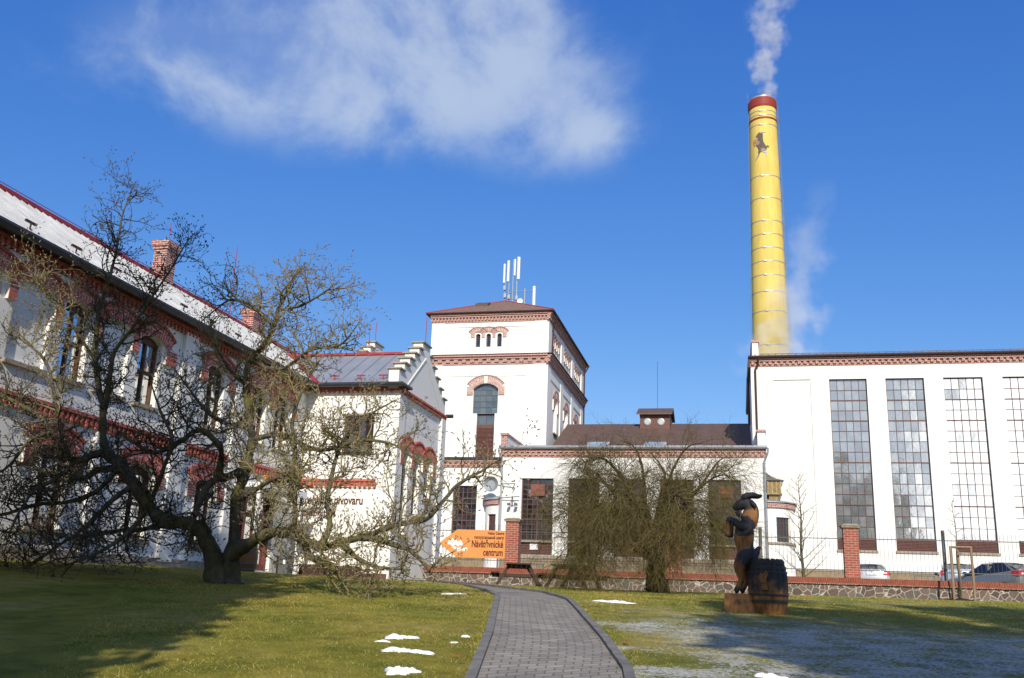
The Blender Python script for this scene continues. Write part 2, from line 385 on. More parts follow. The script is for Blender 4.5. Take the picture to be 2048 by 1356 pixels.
def window(fr, parent, a, b, z0, z1, cols, rows, rise=0., rec=.14, fm='brown_metal', gm='glass_dark', bar=.03, edge=.055, heavy=(), hb=.05, tilt=.006, sill=None, name='window', sillm='sill', cheavy=()):
    mb = MB(); c = (a+b)/2; zt = z1-rise; w1 = -rec; w0 = -rec-.07
    if edge:
        mb.box(fr, a, a+edge, w0, w1, z0, zt); mb.box(fr, b-edge, b, w0, w1, z0, zt)
        mb.box(fr, a+edge, b-edge, w0, w1, z0, z0+edge)
        if rise:
            o = arcpts(c, b-a, zt, rise, 10); i_ = [(u + (c-u)*edge/((b-a)/2), z-edge*.9) for u, z in o]
            mb.strip(fr, i_, o, w0, w1)
        else: mb.box(fr, a+edge, b-edge, w0, w1, z1-edge, z1)
    us = [a+edge + (b-a-2*edge)*i/cols for i in range(cols+1)]; zb = (zt if rise else z1-edge)
    zz = [z0+edge + (zb-z0-edge)*i/rows for i in range(rows+1)]
    for i in range(1, cols):
        hw = (hb if i in cheavy else bar)/2
        top = zt + (rise*.8 if rise else -edge)
        mb.box(fr, us[i]-hw, us[i]+hw, w0+.005, w1-.004, z0+edge, top)
    for j in range(1, rows):
        hw = (hb if j in heavy else bar)/2
        mb.box(fr, a+edge, b-edge, w0+.01, w1-.008 if j not in heavy else w1+.004, zz[j]-hw, zz[j]+hw)
    if rise: mb.box(fr, a+edge, b-edge, w0+.01, w1-.006, zt-bar, zt+bar)
    fo = obj(name, mb, M[fm], parent)
    g = MB(); wg = -rec-.05
    for i in range(cols):
        for j in range(rows):
            tx, tz = rng.normal(0, tilt), rng.normal(0, tilt); uc = (us[i]+us[i+1])/2; zc = (zz[j]+zz[j+1])/2
            q = [(us[i], zz[j]), (us[i+1], zz[j]), (us[i+1], zz[j+1]), (us[i], zz[j+1])]
            g.poly([fr(u, wg + tx*(u-uc) + tz*(z-zc), z) for u, z in q])
    if rise:
        g.poly([fr(u, wg, z) for u, z in arcpts(c, b-a-.04, zt, rise*.97, 10)])
    obj('pane', g, M[gm], fo, recalc=False)
    # dark room behind
    if sill:
        s = MB(); s.box(fr, a-sill[0], b+sill[0], -rec-.1, sill[1], z0-sill[2], z0-.004); obj('sill', s, M[sillm], fo)
    return fo
def louvre(fr, parent, a, b, z0, z1, rec=.12, n=None, mat='brown_metal', name='louvre_panel'):
    mb = MB(); mb.box(fr, a, b, -rec-.1, -rec-.05, z0, z1); n = n or max(4, int((z1-z0)/.1))
    for i in range(n):
        z = z0 + (z1-z0)*i/n; h = (z1-z0)/n
        mb.hexa([fr(a, -rec-.05, z), fr(b, -rec-.05, z), fr(b, -rec+.03, z), fr(a, -rec+.03, z), fr(a, -rec-.05, z+h*.85), fr(b, -rec-.05, z+h*.85), fr(b, -rec-.02, z+h*.85), fr(a, -rec-.02, z+h*.85)])
    return obj(name, mb, M[mat], parent)
def brick_arch(mb, fr, c, s, zs, rise, th, w1, nb, hood=True, skip=()):   # real voussoirs (0) on mortar (1)
    inn = arcpts(c, s, zs, rise, nb); out = arcpts(c, s, zs, rise, nb, th)
    fi = arcpts(c, s, zs, rise, nb*8); fo = arcpts(c, s, zs, rise, nb*8, th)
    mb.strip(fr, inn, out, .002, w1-.006, 1)
    for i in range(nb):
        if i in skip: continue
        k = i*8; zsplit = random.choice((.33, .5, .66))
        mid = lambda p, q, t: (p[0]+(q[0]-p[0])*t, p[1]+(q[1]-p[1])*t)
        A, B_, C, D = fi[k+0], fi[k+7], fo[k+7], fo[k+0]; lp = lambda p, q: (p[0]*.5+q[0]*.5, p[1]*.5+q[1]*.5); B_ = lp(B_, fi[k+6]); C = lp(C, fo[k+6])
        t1, t2 = zsplit-.03, zsplit+.03
        mb.prism(fr, [A, B_, mid(B_, C, t1), mid(A, D, t1)], .003, w1 + random.uniform(-.003, .003), 0)
        mb.prism(fr, [mid(A, D, t2), mid(B_, C, t2), C, D], .003, w1 + random.uniform(-.003, .003), 0)
    if hood:
        h0 = arcpts(c, s, zs, rise, nb*8, th+.006); h1 = arcpts(c, s, zs, rise, nb*8, th+.085)
        for i in range(nb*2):
            k = i*4; mb.prism(fr, [h0[k], h0[k+3], h1[k+3], h1[k]], .003, w1+.035, 0)
def brick_block(mb, fr, u0, u1, z0, z1, w1, rh=.078, bl=.25):
    mb.box(fr, u0+.004, u1-.004, .002, w1-.006, z0+.004, z1-.004, 1); n = max(1, round((z1-z0)/rh)); h = (z1-z0)/n
    for j in range(n):
        u = u0 - (bl/2 if j % 2 else 0)
        while u < u1-.02:
            a, b = max(u, u0), min(u+bl, u1)
            if b-a > .03: mb.box(fr, a+.006, b-.006, .003, w1+random.uniform(-.003, .003), z0+j*h+.009, z0+(j+1)*h-.009, 0)
            u += bl
def soldier_band(mb, fr, u0, u1, z0, z1, w1=.06):      # upright bricks with a projecting top course and teeth
    mb.box(fr, u0, u1, .002, w1-.02, z0, z1-.09, 1)
    u = u0; k = 0
    while u < u1-.05:
        d = 0 if k % 2 else .035
        mb.box(fr, u+.006, u+.084, .003, w1+d, z0 + (.05 if k % 2 else 0), z1-.095, 0); u += .09; k += 1
    u = u0
    while u < u1-.05:
        mb.box(fr, u+.004, min(u+.246, u1), .003, w1+.06, z1-.088, z1-.01, 0); u += .25
def dentil_cornice(mb, fr, u0, u1, z0, z1, p=.24, step=.36, body=.05):
    h = z1-z0
    mb.box(fr, u0, u1, .002, body, z0, z1-h*.42, 0)
    mb.box(fr, u0, u1, .002, p*.72, z1-h*.42, z1-h*.2, 0); mb.box(fr, u0, u1, .002, p, z1-h*.2, z1, 0)
    u = u0 + step*.2
    while u < u1-step*.3:
        mb.box(fr, u, u+step*.5, body, p*.6, z0+h*.2, z1-h*.42, 0); u += step
def roof_slab(mb, pts, t=.08, m=0):         # pts: 4 corners on the top side, thickened downward
    mb.hexa([(x, y, z-t) for x, y, z in pts] + list(pts), m)
E1 = lambda v: Vector(v)

# ------------------------------------------------------------------ left: two-storey office house with stepped gable wing
B = thing('office_house', 'long white two-storey house with red brick arches and a stepped gable wing on the left', 'building', (-15, 31.45, .5))
fe = east(-15); Zb, Zt = .40, 7.05
win_up = [(15.42, 16.28), (18.38, 19.24), (21.35, 22.25), (24.75, 25.65), (27.5, 28.4), (29.15, 30.05)]
nich_up = [(13.6, 14.9), (16.72, 17.93), (19.68, 20.87)]
low = [(12.2, 13.3), (15.0, 16.1), (18.15, 19.25), (21.5, 22.6), (24.7, 25.75)]
mb = MB()
ops = [(a-.04, b+.04, 4.52, 6.38, .15) for a, b in win_up] + [(a, b, 4.52, 6.42, .26) for a, b in nich_up] + [(a-.03, b+.03, 1.12, 2.98, .17) for a, b in low] + [(27.05, 29.75, .55, 2.9, 0)]
wall(mb, fe, 8, 31.45, Zb, Zt, ops, .45)
for a, b in nich_up: mb.box(fe, a-.01, b+.01, -.44, -.10, 4.4, 6.5)
for z in (0,):
    mb.box(WORLD, -21, -15.45, 8, 8.4, Zb, Zt); mb.box(WORLD, -21.4, -21, 8, 46, Zb, Zt)
    mb.box(fe, 31.46, 46, -.45, -.01, Zb, Zt)
obj('wall', mb, M['cream'], B)
pl = MB()
for a, b, z1 in ((23.2, 23.85, 6.9), (26.3, 26.95, 6.9), (20.0, 20.35, 3.5), (13.9, 14.5, 3.5)): pl.box(fe, a, b, .003, .10, Zb+.2, z1); pl.cut()
pieces('pilaster', pl, M['cream'], B)
pb = MB(); pb.box(fe, 8, 27.0, .003, .07, .3, .68); obj('plinth', pb, M['sill'], B)
for a, b in win_up: window(fe, B, a-.04, b+.04, 4.52, 6.38, 2, 2, .15, .15, 'wood_frame', 'glass_sky', .07, .07, heavy=(1,), hb=.08, sill=(.06, .09, .1), tilt=.01)
ns = MB()
for a, b in nich_up: ns.box(fe, a-.05, b+.05, -.09, .09, 4.42, 4.516); ns.cut()
pieces('niche_sill', ns, M['sill'], B)
for a, b in low: window(fe, B, a-.03, b+.03, 1.12, 2.98, 2, 2, .17, .15, 'wood_frame', 'glass_sky', .07, .07, heavy=(1,), hb=.08, sill=(.08, .1, .12), tilt=.01)
# wavy band of arches, upper storey
cs = [14.25, 15.85, 17.32, 18.81, 20.27, 21.8]
ar = MB()
for c in cs: brick_arch(ar, fe, c, 1.46, 6.12, .25, .34, .07, 17); ar.cut()
for c in (25.2,): brick_arch(ar, fe, c, 1.55, 6.12, .25, .34, .07, 17); ar.cut()
for c in (27.95, 29.6): brick_arch(ar, fe, c, 1.58, 6.12, .25, .34, .07, 17); ar.cut()
pieces('brick_arch', ar, [M['brick'], M['mortar']], B); ar = MB()
for a, b in ((14.93, 15.2), (16.45, 16.72), (17.94, 18.22), (19.42, 19.68), (20.88, 21.2), (22.4, 22.9), (24.2, 24.6), (25.8, 26.15), (27.0, 27.35), (28.52, 29.03), (30.2, 30.6)):
    brick_block(ar, fe, a, b, 5.75, 6.16, .085); ar.cut()
pieces('brick_impost', ar, [M['brick'], M['mortar']], B)
for c in [(a+b)/2 for a, b in low]:
    ar = MB(); brick_arch(ar, fe, c, 1.5, 2.80, .20, .36, .07, 17)
    for s in (-1, 1):
        u = c + s*.80; brick_block(ar, fe, u-.20, u+.20, 2.42, 2.86, .085)
    obj('brick_arch', ar, [M['brick'], M['mortar']], B)
bd = MB()
for a, b in ((8, 23.15), (23.95, 26.2), (27.0, 31.4)): soldier_band(bd, fe, a, b, 3.54, 3.86); bd.cut()
soldier_band(bd, south(31.45), -14.9, -12.14, 3.5, 3.8)
pieces('brick_band', bd, [M['brick'], M['mortar']], B)
cn = MB()
soldier_band(cn, fe, 8, 31.1, 6.82, 7.06, .08); cn.cut(); soldier_band(cn, south(31.45), -14.7, -11.42, 6.88, 7.06, .08); cn.cut()
soldier_band(cn, east(-11.5), 31.44, 36.9, 6.86, 7.06, .08)
pieces('brick_cornice', cn, [M['brick'], M['mortar']], B)
# roofs
rf = MB()
roof_slab(rf, [(-14.62, 8, 7.16), (-14.62, 46, 7.16), (-18, 46, 9.55), (-18, 8, 9.55)])
roof_slab(rf, [(-18, 8, 9.55), (-18, 46, 9.55), (-21.4, 46, 7.16), (-21.4, 8, 7.16)])
RO = obj('roof', rf, M['zinc_light'], B)
sm = MB(); sl = (9.55-7.16)/(-18+14.62)
y = 8.2
while y < 33.5:
    sm.hexa([(-14.62, y-.018, 7.16), (-14.62, y+.018, 7.16), (-17.98, y+.018, 9.536), (-17.98, y-.018, 9.536), (-14.62, y-.018, 7.22), (-14.62, y+.018, 7.22), (-17.98, y+.018, 9.596), (-17.98, y-.018, 9.596)]); y += .27
obj('standing_seam', sm, M['zinc_light'], RO)
rc_ = MB(); rc_.box(WORLD, -18.16, -17.84, 8, 46, 9.5, 9.61); rc_.tube([(-18, 8, 9.75), (-18, 46, 9.75)], .012, 4)
y = 8.5
while y < 45: rc_.tube([(-18, y, 9.6), (-18, y, 9.76)], .012, 4); y += 2.2
obj('ridge_cap', rc_, M['red_sheet'], RO)
sg = MB(); y = 15.2
while y < 31:
    for k in (0,):
        x = -14.95; z = 7.16 + (x+14.62)*sl
        sg.tube([(x, y, z), (x+.02, y, z+.2)], .02, 5); sg.box(WORLD, x-.02, x+.03, y-.17, y+.17, z+.17, z+.22); sg.cut()
    y += 1.55
pieces('snow_guard', sg, M['brown_pipe'], RO)
gt = MB(); gt.tube([(-14.56, 8, 7.10), (-14.56, 31.0, 7.10)], .1, 8); gt.box(WORLD, -14.98, -14.6, 8, 31.2, 6.98+.08, 7.1)
gt.tube([(-14.9, 31.06, 7.10), (-11.25, 31.06, 7.10)], .09, 8); gt.box(WORLD, -14.6, -11.3, 31.1, 31.44, 7.062, 7.11)
gt.box(WORLD, -11.62, -11.2, 31.0, 32.0, 7.065, 7.15)
gt.tube([(-11.2, 37.2, 7.1), (-11.5, 37.2, 7.1)], .08, 8)
obj('gutter', gt, M['dark_metal'], B)
def house_chimney(y0, y1, z1, flues):
    c = MB(); c.box(WORLD, -18.25, -17.78, y0, y1, 9.0, z1-.3); c.box(WORLD, -18.29, -17.74, y0-.04, y1+.04, z1-.3, z1-.2); c.box(WORLD, -18.33, -17.70, y0-.08, y1+.08, z1-.2, z1)
    o = obj('chimney', c, M['brick_tex'], RO); return o
house_chimney(25.95, 26.5, 10.85, 1); house_chimney(31.95, 32.9, 10.35, 2)
lr = MB()
for x, y, z0, z1 in ((-18, 26.3, 10.7, 11.6), (-18, 30.6, 9.6, 12.4), (-11.6, 34.3, 9.3, 10.5)): lr.tube([(x, y, z0), (x, y, z1)], .014, 5); lr.cut()
pieces('lightning_rod', lr, M['red_sheet'], B)
# wing: lit front wall, gable end
fs = south(31.45); fg = east(-11.5)
mb = MB()
wall(mb, fs, -15, -11.5, Zb, 7.0, [(-13.5, -12.36, 4.75, 6.05, 0)], .4)
obj('wing_wall', mb, M['white'], B)
window(fs, B, -13.5, -12.36, 4.75, 6.05, 2, 1, 0, .12, 'wood_frame', 'glass_sky', .06, .06, sill=(.06, .08, .08), sillm='dark_metal')
lt = MB(); lt.box(fs, -13.56, -12.3, .003, .05, 6.06, 6.12); obj('lintel', lt, M['sill'], B)
mb = MB()
GW = [(32.2, 32.95, 2.0), (33.5, 34.25, 2.75), (34.8, 35.5, 3.5)]
wall(mb, fg, 31.852, 36.9, Zb, 7.0, [(a, b, zb, 5.08, .22) for a, b, zb in GW], .4)
st = [31.3, 31.85, 32.35, 32.85, 33.35]; zz = [7.7, 8.02, 8.34, 8.66, 8.98, 9.3]
pts = [(31.3, 7.0), (36.95, 7.0)]
cen = 34.15
up_steps = []
for i in range(5): up_steps += [(st[i], zz[i]), (st[i+1] if i < 4 else 33.78, zz[i])]
left = [(31.3, 7.0)]
edges = [31.3, 31.82, 32.33, 32.84, 33.32, 33.72]
for i in range(6):
    u_ = edges[i]; left += [(u_, zz[i-1] if i else 7.0), (u_, zz[i])]
full = left + [(2*cen-u_, z) for u_, z in reversed(left)]
# dissolve duplicates
fl = []
for p in full:
    if not fl or abs(p[0]-fl[-1][0]) + abs(p[1]-fl[-1][1]) > 1e-6: fl.append(p)
for i in range(6):                           # gable as stacked slabs
    a = edges[i]; b = 2*cen-a; z0 = 7.0 if i == 0 else zz[i-1]
    mb.box(fg, a, b, -.38, 0, z0+.0, zz[i])
# raised verge line of the gable field
mb.strip(fg, [(32.0, 7.1), (cen, 8.72), (36.3, 7.1)], [(32.0, 7.16), (cen, 8.80), (36.3, 7.16)], .002, .03)
mb.box(fg, 31.44, 32.1, .003, .06, Zb, 6.85); mb.box(fg, 36.35, 36.9, .003, .12, Zb, 6.85)
obj('gable_wall', mb, M['cream'], B)
cp = MB()
for i in range(6):
    for s in (-1, 1):
        a = edges[i]; b = edges[i+1] if i < 5 else cen
        u0_, u1_ = (a, b) if s < 0 else (2*cen-b, 2*cen-a)
        if s < 0: cp.box(fg, u0_-.07, u1_-.001, -.46, .08, zz[i]+.003, zz[i]+.06)
        else: cp.box(fg, u0_+.001, u1_+.07, -.46, .08, zz[i]+.003, zz[i]+.06)
        cp.cut()
pieces('coping', cp, M['sill'], B)
for a, b, zb in GW: window(fg, B, a, b, zb, 5.08, 2, 4, .22, .2, 'wood_frame', 'glass_dark', .05, .06, sill=(.05, .1, .1))
ar = MB()
for a, b, zb in GW:
    brick_arch(ar, fg, (a+b)/2, 1.22, 4.80, .3, .32, .07, 14); ar.cut()
pieces('brick_arch', ar, [M['brick'], M['mortar']], B); ar = MB()
for u in (31.98, 33.22, 34.52, 35.78): brick_block(ar, fg, u-.17, u+.17, 4.42, 4.86, .085); ar.cut()
pieces('brick_impost', ar, [M['brick'], M['mortar']], B)
wr = MB(); ry, rz = cen, 8.98
roof_slab(wr, [(-16.9, 31.1, 7.15), (-11.85, 31.1, 7.15), (-11.85, ry, rz), (-17.4, ry, rz)])
roof_slab(wr, [(-17.4, ry, rz), (-11.85, ry, rz), (-11.85, 37.2, 7.15), (-16.9, 37.2, 7.15)])
WR = obj('wing_roof', wr, M['zinc'], B)
rd = MB(); rd.box(WORLD, -17.6, -11.9, ry-.12, ry+.12, rz-.02, rz+.07); obj('ridge_cap', rd, M['red_sheet'], WR)
vl = MB()
A = Vector((-14.6, 31.12, 7.2)); Bv = Vector((-17.25, 34.15, 9.04)); dd = Vector((.12, .12, 0))
vl.hexa([A-dd, A+dd, Bv+dd, Bv-dd, A-dd+Vector((0, 0, .05)), A+dd+Vector((0, 0, .05)), Bv+dd+Vector((0, 0, .05)), Bv-dd+Vector((0, 0, .05))])
obj('valley_flashing', vl, M['red_sheet'], WR)
wsm = MB(); x = -16.5
while x < -11.95: wsm.tube([(x, 31.12, 7.17), (x, ry-.1, rz+.005)], .012, 4); x += .55
obj('standing_seam', wsm, M['zinc'], WR)
wg = MB()
for x in (-14.0, -13.0, -12.15):
    wg.tube([(x, 31.45, 7.35), (x, 31.45, 7.52)], .02, 5); wg.box(WORLD, x-.16, x+.16, 31.43, 31.47, 7.49, 7.54); wg.cut()
pieces('snow_guard', wg, M['red_sheet'], WR)
wb = MB(); wb.box(fs, -14.9, -11.52, .003, .05, .3, .62); obj('plinth', wb, M['brown_metal'], B)
# entrance: glazed doors under a flat canopy
dr = MB()
for u in (27.05, 27.95, 28.8, 29.62): dr.box(fe, u, u+.13, -.3, -.12, .5, 2.9)
dr.box(fe, 27.18, 29.62, -.28, -.14, 2.2, 2.34); dr.box(fe, 27.18, 29.62, -.28, -.14, .5, .75)
DO = obj('door', dr, pmat('door_paint', (.15, .04, .035), .5, .15, 5), B)
g = MB()
for a, b in ((27.18, 27.95), (28.08, 28.8), (28.93, 29.62)):
    for z0, z1 in ((.75, 2.2), (2.34, 2.9)): g.poly([fe(a, -.22, z0), fe(b, -.22, z0), fe(b, -.22, z1), fe(a, -.22, z1)])
obj('pane', g, M['glass_sky'], DO, recalc=False)
hd = MB(); hd.tube([fe(28.15, -.1, 1.1), fe(28.15, -.02, 1.15), fe(28.15, -.02, 1.5), fe(28.15, -.1, 1.55)], .018, 6); obj('handle', hd, M['galv'], DO)
cy = MB(); cy.box(fe, 26.75, 29.95, .003, 1.0, 2.98, 3.12); cy.box(fe, 26.72, 29.98, .95, 1.03, 2.94, 3.16)
for u in (26.8, 29.8): cy.box(fe, u, u+.1, .85, .95, .4, 2.98)
obj('canopy', cy, M['white_metal'], B)
ol = MB(); ol.box(fe, 27.0, 28.0, .9, 1.0, 3.17, 3.36); obj('canopy_sign', ol, pmat('orange_panel', (.55, .20, .03), .5, .1), B)

def text_mesh(name, s, size, fr, u, z, w, mat, parent, align='LEFT', sx=1., depth=.006, bold=.003):
    cu = bpy.data.curves.new(name, 'FONT'); cu.body = s; cu.size = size; cu.extrude = depth; cu.offset = bold; cu.align_x = align
    to = bpy.data.objects.new(name, cu); COL.objects.link(to)
    dg = bpy.context.evaluated_depsgraph_get(); me = bpy.data.meshes.new_from_object(to.evaluated_get(dg))
    bpy.data.objects.remove(to); bpy.data.curves.remove(cu)
    base = wloc(parent) if parent is not None else Vector((0, 0, 0))
    for v in me.vertices:
        p = Vector(fr(u + v.co.x*sx, w + v.co.z, z + v.co.y)); v.co = p - base
    me.materials.clear(); me.materials.append(mat)
    o = bpy.data.objects.new(name, me); COL.objects.link(o)
    if parent is not None: o.parent = parent
    return o
M['letter'] = pmat('brown_lettering', (.11, .03, .03), .5, .15, 6)
text_mesh('wall_lettering', 'Prohlídky pivovaru', .42, fs, -14.9, 2.93, .02, M['letter'], B, sx=.74, depth=.015)
text_mesh('wall_lettering', 'zážitková trasa', .36, fs, -14.86, 2.5, .02, M['letter'], B, sx=.62, depth=.015)

# rear stepped gable beyond the house
Rb = thing('rear_gabled_house', 'small white stepped gable with stone coping rising behind the grey wing roof', 'building', (-17, 43, .7))
fr_ = east(-17.0); mb = MB(); ed = [40.4, 40.95, 41.5, 42.05, 42.55]; zr = [10.3, 10.7, 11.08, 11.45, 11.82]; cc = 43.1
mb.box(fr_, 40.4, 2*cc-40.4, -6, 0, .4, 9.6)
for i in range(5): mb.box(fr_, ed[i], 2*cc-ed[i], -.4, 0, 9.6 if i == 0 else zr[i-1], zr[i])
obj('gable_wall', mb, M['cream'], Rb)
cp = MB()
for i in range(5):
    b = ed[i+1] if i < 4 else cc
    cp.box(fr_, ed[i]-.08, b-.001, -.48, .08, zr[i]+.003, zr[i]+.07); cp.box(fr_, 2*cc-b+.001, 2*cc-ed[i]+.08, -.48, .08, zr[i]+.003, zr[i]+.07)
obj('coping', cp, M['sill'], Rb)
rr = MB(); roof_slab(rr, [(-23, 40.2, 9.5), (-17.42, 40.2, 9.5), (-17.42, cc, 11.2), (-23, cc, 11.2)]); roof_slab(rr, [(-23, cc, 11.2), (-17.42, cc, 11.2), (-17.42, 46, 9.5), (-23, 46, 9.5)])
obj('roof', rr, M['zinc'], Rb)
lr = MB(); lr.tube([(-17.2, 43.1, 11.85), (-17.2, 43.1, 13.0)], .018, 5); lr.cut(); lr.tube([(-17.2, 42.3, 11.4), (-17.2, 42.3, 12.6)], .018, 5); pieces('lightning_rod', lr, M['red_sheet'], Rb)

# ------------------------------------------------------------------ tower
T = thing('malting_tower', 'square white brewery tower with brick cornices, brown hipped roof and aerials on top', 'tower', (-17.4, 66, .8))
ft = south(66); fx = east(-13.0); TZ = 19.72
x0, x1, yB = -21.85, -13.0, 82.9
mb = MB()
wn = [(-18.43, -18.08), (-17.63, -17.28), (-16.80, -16.45)]
ops = [(a, b, 17.78, 18.8, .14) for a, b in wn] + [(-18.42, -16.56, 12.79, 15.02, .42), (-18.08, -16.75, 9.6, 12.786, 0)]
wall(mb, ft, x0, x1, .5, TZ, ops, .5)
sbay = [(68.9, 70.3), (73.4, 74.8), (78.2, 79.6)]
so = [(a, b, 11.9, 14.6, .4) for a, b in sbay]
swn = [(c+d-.2, c+d+.2, 17.7, 18.7, .12) for c in (69.2, 74.0, 78.9) for d in (-.75, 0, .75)]
wall(mb, fx, 66.502, yB, .5, TZ, so + swn, .5)
mb.box(WORLD, x0, x0+.5, 66.502, yB, .5, TZ); mb.box(WORLD, x0+.502, x1-.502, yB-.5, yB, .5, TZ)
# raised corner strips and frames round the sunk panels
for z0, z1, zp in ((.6, 16.42, 15.55), (17.12, 19.7, 19.3)):
    mb.box(ft, x0, x0+1.0, .003, .10, z0, z1); mb.box(ft, x1-1.0, x1, .003, .10, z0, z1)
    mb.box(ft, x0+1.001, x0+1.5, .003, .05, z0, z1); mb.box(ft, x1-1.5, x1-1.001, .003, .05, z0, z1)
    mb.box(ft, x0+1.501, x1-1.501, .003, .05, zp, z1)
    for c in (66.0, 71.3, 76.3, 81.4): mb.box(fx, c if c > 66 else 65.9, c+1.1 if c < 81 else yB, .003, .09, z0, z1)
    for a, b in ((67.101, 71.299), (72.401, 76.299), (77.401, 81.399)): mb.box(fx, a, b, .003, .06, zp, z1)
obj('wall', mb, M['white'], T)
for a, b in wn: window(ft, T, a, b, 17.78, 18.8, 1, 1, .14, .22, 'brown_metal', 'glass_dark', .03, .04)
window(ft, T, -18.42, -16.56, 12.79, 15.02, 4, 4, .42, .2, 'iron', 'glass_green', .03, .05)
window(ft, T, -18.08, -16.75, 11.95, 12.75, 2, 1, 0, .2, 'brown_metal', 'glass_green', .03, .05)
louvre(ft, T, -18.08, -16.75, 9.66, 11.72, .12, 22); bx = MB(); bx.box(ft, -18.08, -16.75, -.25, -.1, 11.722, 11.945); obj('transom', bx, M['brown_metal'], T)
for a, b, z0, z1, r in so: window(fx, T, a, b, z0, z1, 3, 4, .4, .25, 'white_metal', 'glass_wired', .03, .05, sill=(.1, .12, .1))
for a, b, z0, z1, r in swn: window(fx, T, a, b, z0, z1, 1, 1, .12, .22, 'brown_metal', 'glass_dark', .03, .04)
ar = MB()
for a, b in wn: brick_arch(ar, ft, (a+b)/2, .82, 18.72, .2, .32, .07, 10); ar.cut()
for a, b, z in ((-18.81, -18.5, 18.95), (-17.98, -17.74, 18.78), (-17.16, -16.92, 18.78), (-16.38, -16.07, 18.95)): brick_block(ar, ft, a, b, 18.5, z, .08); ar.cut()
brick_arch(ar, ft, -17.49, 1.86, 14.6, .42, .55, .08, 20, skip=(9, 10))
for u in (-18.9, -16.53): brick_block(ar, ft, u, u+.46, 14.15, 14.78, .085)
ar.cut()
for a, b, z0, z1, r in so:
    brick_arch(ar, fx, (a+b)/2, 1.4, 14.2, .4, .5, .09, 14, skip=(6, 7))
    for u in (a-.45, b): brick_block(ar, fx, u, u+.45, 13.5, 14.3, .1)
    ar.cut()
for c in (69.2, 74.0, 78.9):
    for d in (-.75, 0, .75): brick_arch(ar, fx, c+d, .74, 18.6, .18, .32, .10, 8)
    for d in (-1.15, -.38, .38, 1.15): brick_block(ar, fx, c+d-.16, c+d+.16, 18.2, 18.72, .11)
    ar.cut()
pieces('brick_arch', ar, [M['brick_pink'], M['mortar']], T)
cn = MB()
dentil_cornice(cn, ft, x0-.1, x1+.1, 16.42, 17.1, .40, .62, .12); dentil_cornice(cn, fx, 65.7, yB+.1, 16.42, 17.095, .40, .62, .12); cn.cut()
dentil_cornice(cn, ft, x0-.1, x1+.1, 19.66, 20.28, .34, .26, .1); dentil_cornice(cn, fx, 65.7, yB+.1, 19.66, 20.275, .34, .26, .1)
pieces('brick_cornice', cn, [M['brick_pink']], T)
lg = MB(); lg.box(WORLD, x0-.5, x1+.5, 65.55, 65.9, 17.105, 17.14); lg.box(WORLD, x1+.05, x1+.5, 65.901, yB, 17.102, 17.137); lg.box(WORLD, x0-.42, x1+.45, 65.56, yB+.3, 20.29, 20.38)
lg.tube([(x0-.4, 65.54, 20.33), (x1+.46, 65.54, 20.33)], .06, 8); lg.tube([(x1+.47, 65.54, 20.33), (x1+.47, yB+.3, 20.33)], .06, 8)
lg.tube([(x1+.6, 66.6, 20.2), (x1+.2, 67.1, 19.4), (x1+.16, 67.1, 17.3)], .06, 8); lg.tube([(x1+.6, 82.4, 20.2), (x1+.18, 82.5, 19.5), (x1+.18, 82.5, 1.0)], .06, 8)
obj('gutter', lg, M['brown_pipe'], T)
hp = MB(); e0, e1, f0, f1 = x0-.42, x1+.45, 65.56, yB+.3; rx0 = (x0+x1)/2; za, zb_ = 20.39, 22.75; y_a, y_b = 70.6, 78.6
hp.poly([(e0, f0, za), (e1, f0, za), (rx0, y_a, zb_)]); hp.poly([(e1, f0, za), (e1, f1, za), (rx0, y_b, zb_), (rx0, y_a, zb_)])
hp.poly([(e1, f1, za), (e0, f1, za), (rx0, y_b, zb_)]); hp.poly([(e0, f1, za), (e0, f0, za), (rx0, y_a, zb_), (rx0, y_b, zb_)]); hp.poly([(e0, f0, za), (e0, f1, za), (e1, f1, za), (e1, f0, za)])
TR = obj('roof', hp, M['roof_tile'], T)
hh = MB(); hh.tube([(e0, f0, za+.01), (rx0, y_a, zb_+.01)], .055, 6); hh.tube([(e1, f0, za+.01), (rx0, y_a, zb_+.01)], .055, 6); hh.tube([(rx0, y_a, zb_+.03), (rx0, y_b, zb_+.03)], .1, 6)
obj('hip_ridge', hh, M['red_sheet'], TR)
hk = MB(); hk.hexa([(-19.2, 68.2, 21.60), (-18.2, 68.2, 21.60), (-18.2, 69.0, 22.0), (-19.2, 69.0, 22.0), (-19.2, 68.15, 21.82), (-18.2, 68.15, 21.82), (-18.2, 68.95, 22.16), (-19.2, 68.95, 22.16)]); obj('roof_hatch', hk, M['roof_brown'], TR)

# aerials on the tower roof
AN = thing('aerial_mast', 'cluster of tall white panel aerials on grey poles at the top of the tower roof', 'antenna', (-17.3, 72.5, 22.7))
def zr_(x, y): return 22.7
po = MB()
sc_ = 72.5/66
P_ = lambda x, z: (x*sc_, 72.5, z*sc_)
for x, z0, z1, r in ((-16.05, 20.7, 24.2, .05), (-15.75, 20.7, 24.5, .05), (-15.45, 20.7, 24.75, .06), (-14.82, 20.55, 22.2, .06), (-14.12, 20.55, 22.4, .05), (-16.35, 21.3, 23.0, .045)): po.tube([P_(x, z0), P_(x, z1)], r, 6)
po.tube([P_(-16.45, 21.75), P_(-15.4, 22.05)], .05, 6); po.tube([P_(-16.4, 21.55), P_(-15.4, 21.35)], .05, 6); po.tube([P_(-15.45, 21.98), P_(-14.1, 21.98)], .045, 6); po.tube([P_(-15.0, 20.75), P_(-14.65, 20.75)], .06, 6)
obj('pole', po, M['galv'], AN)
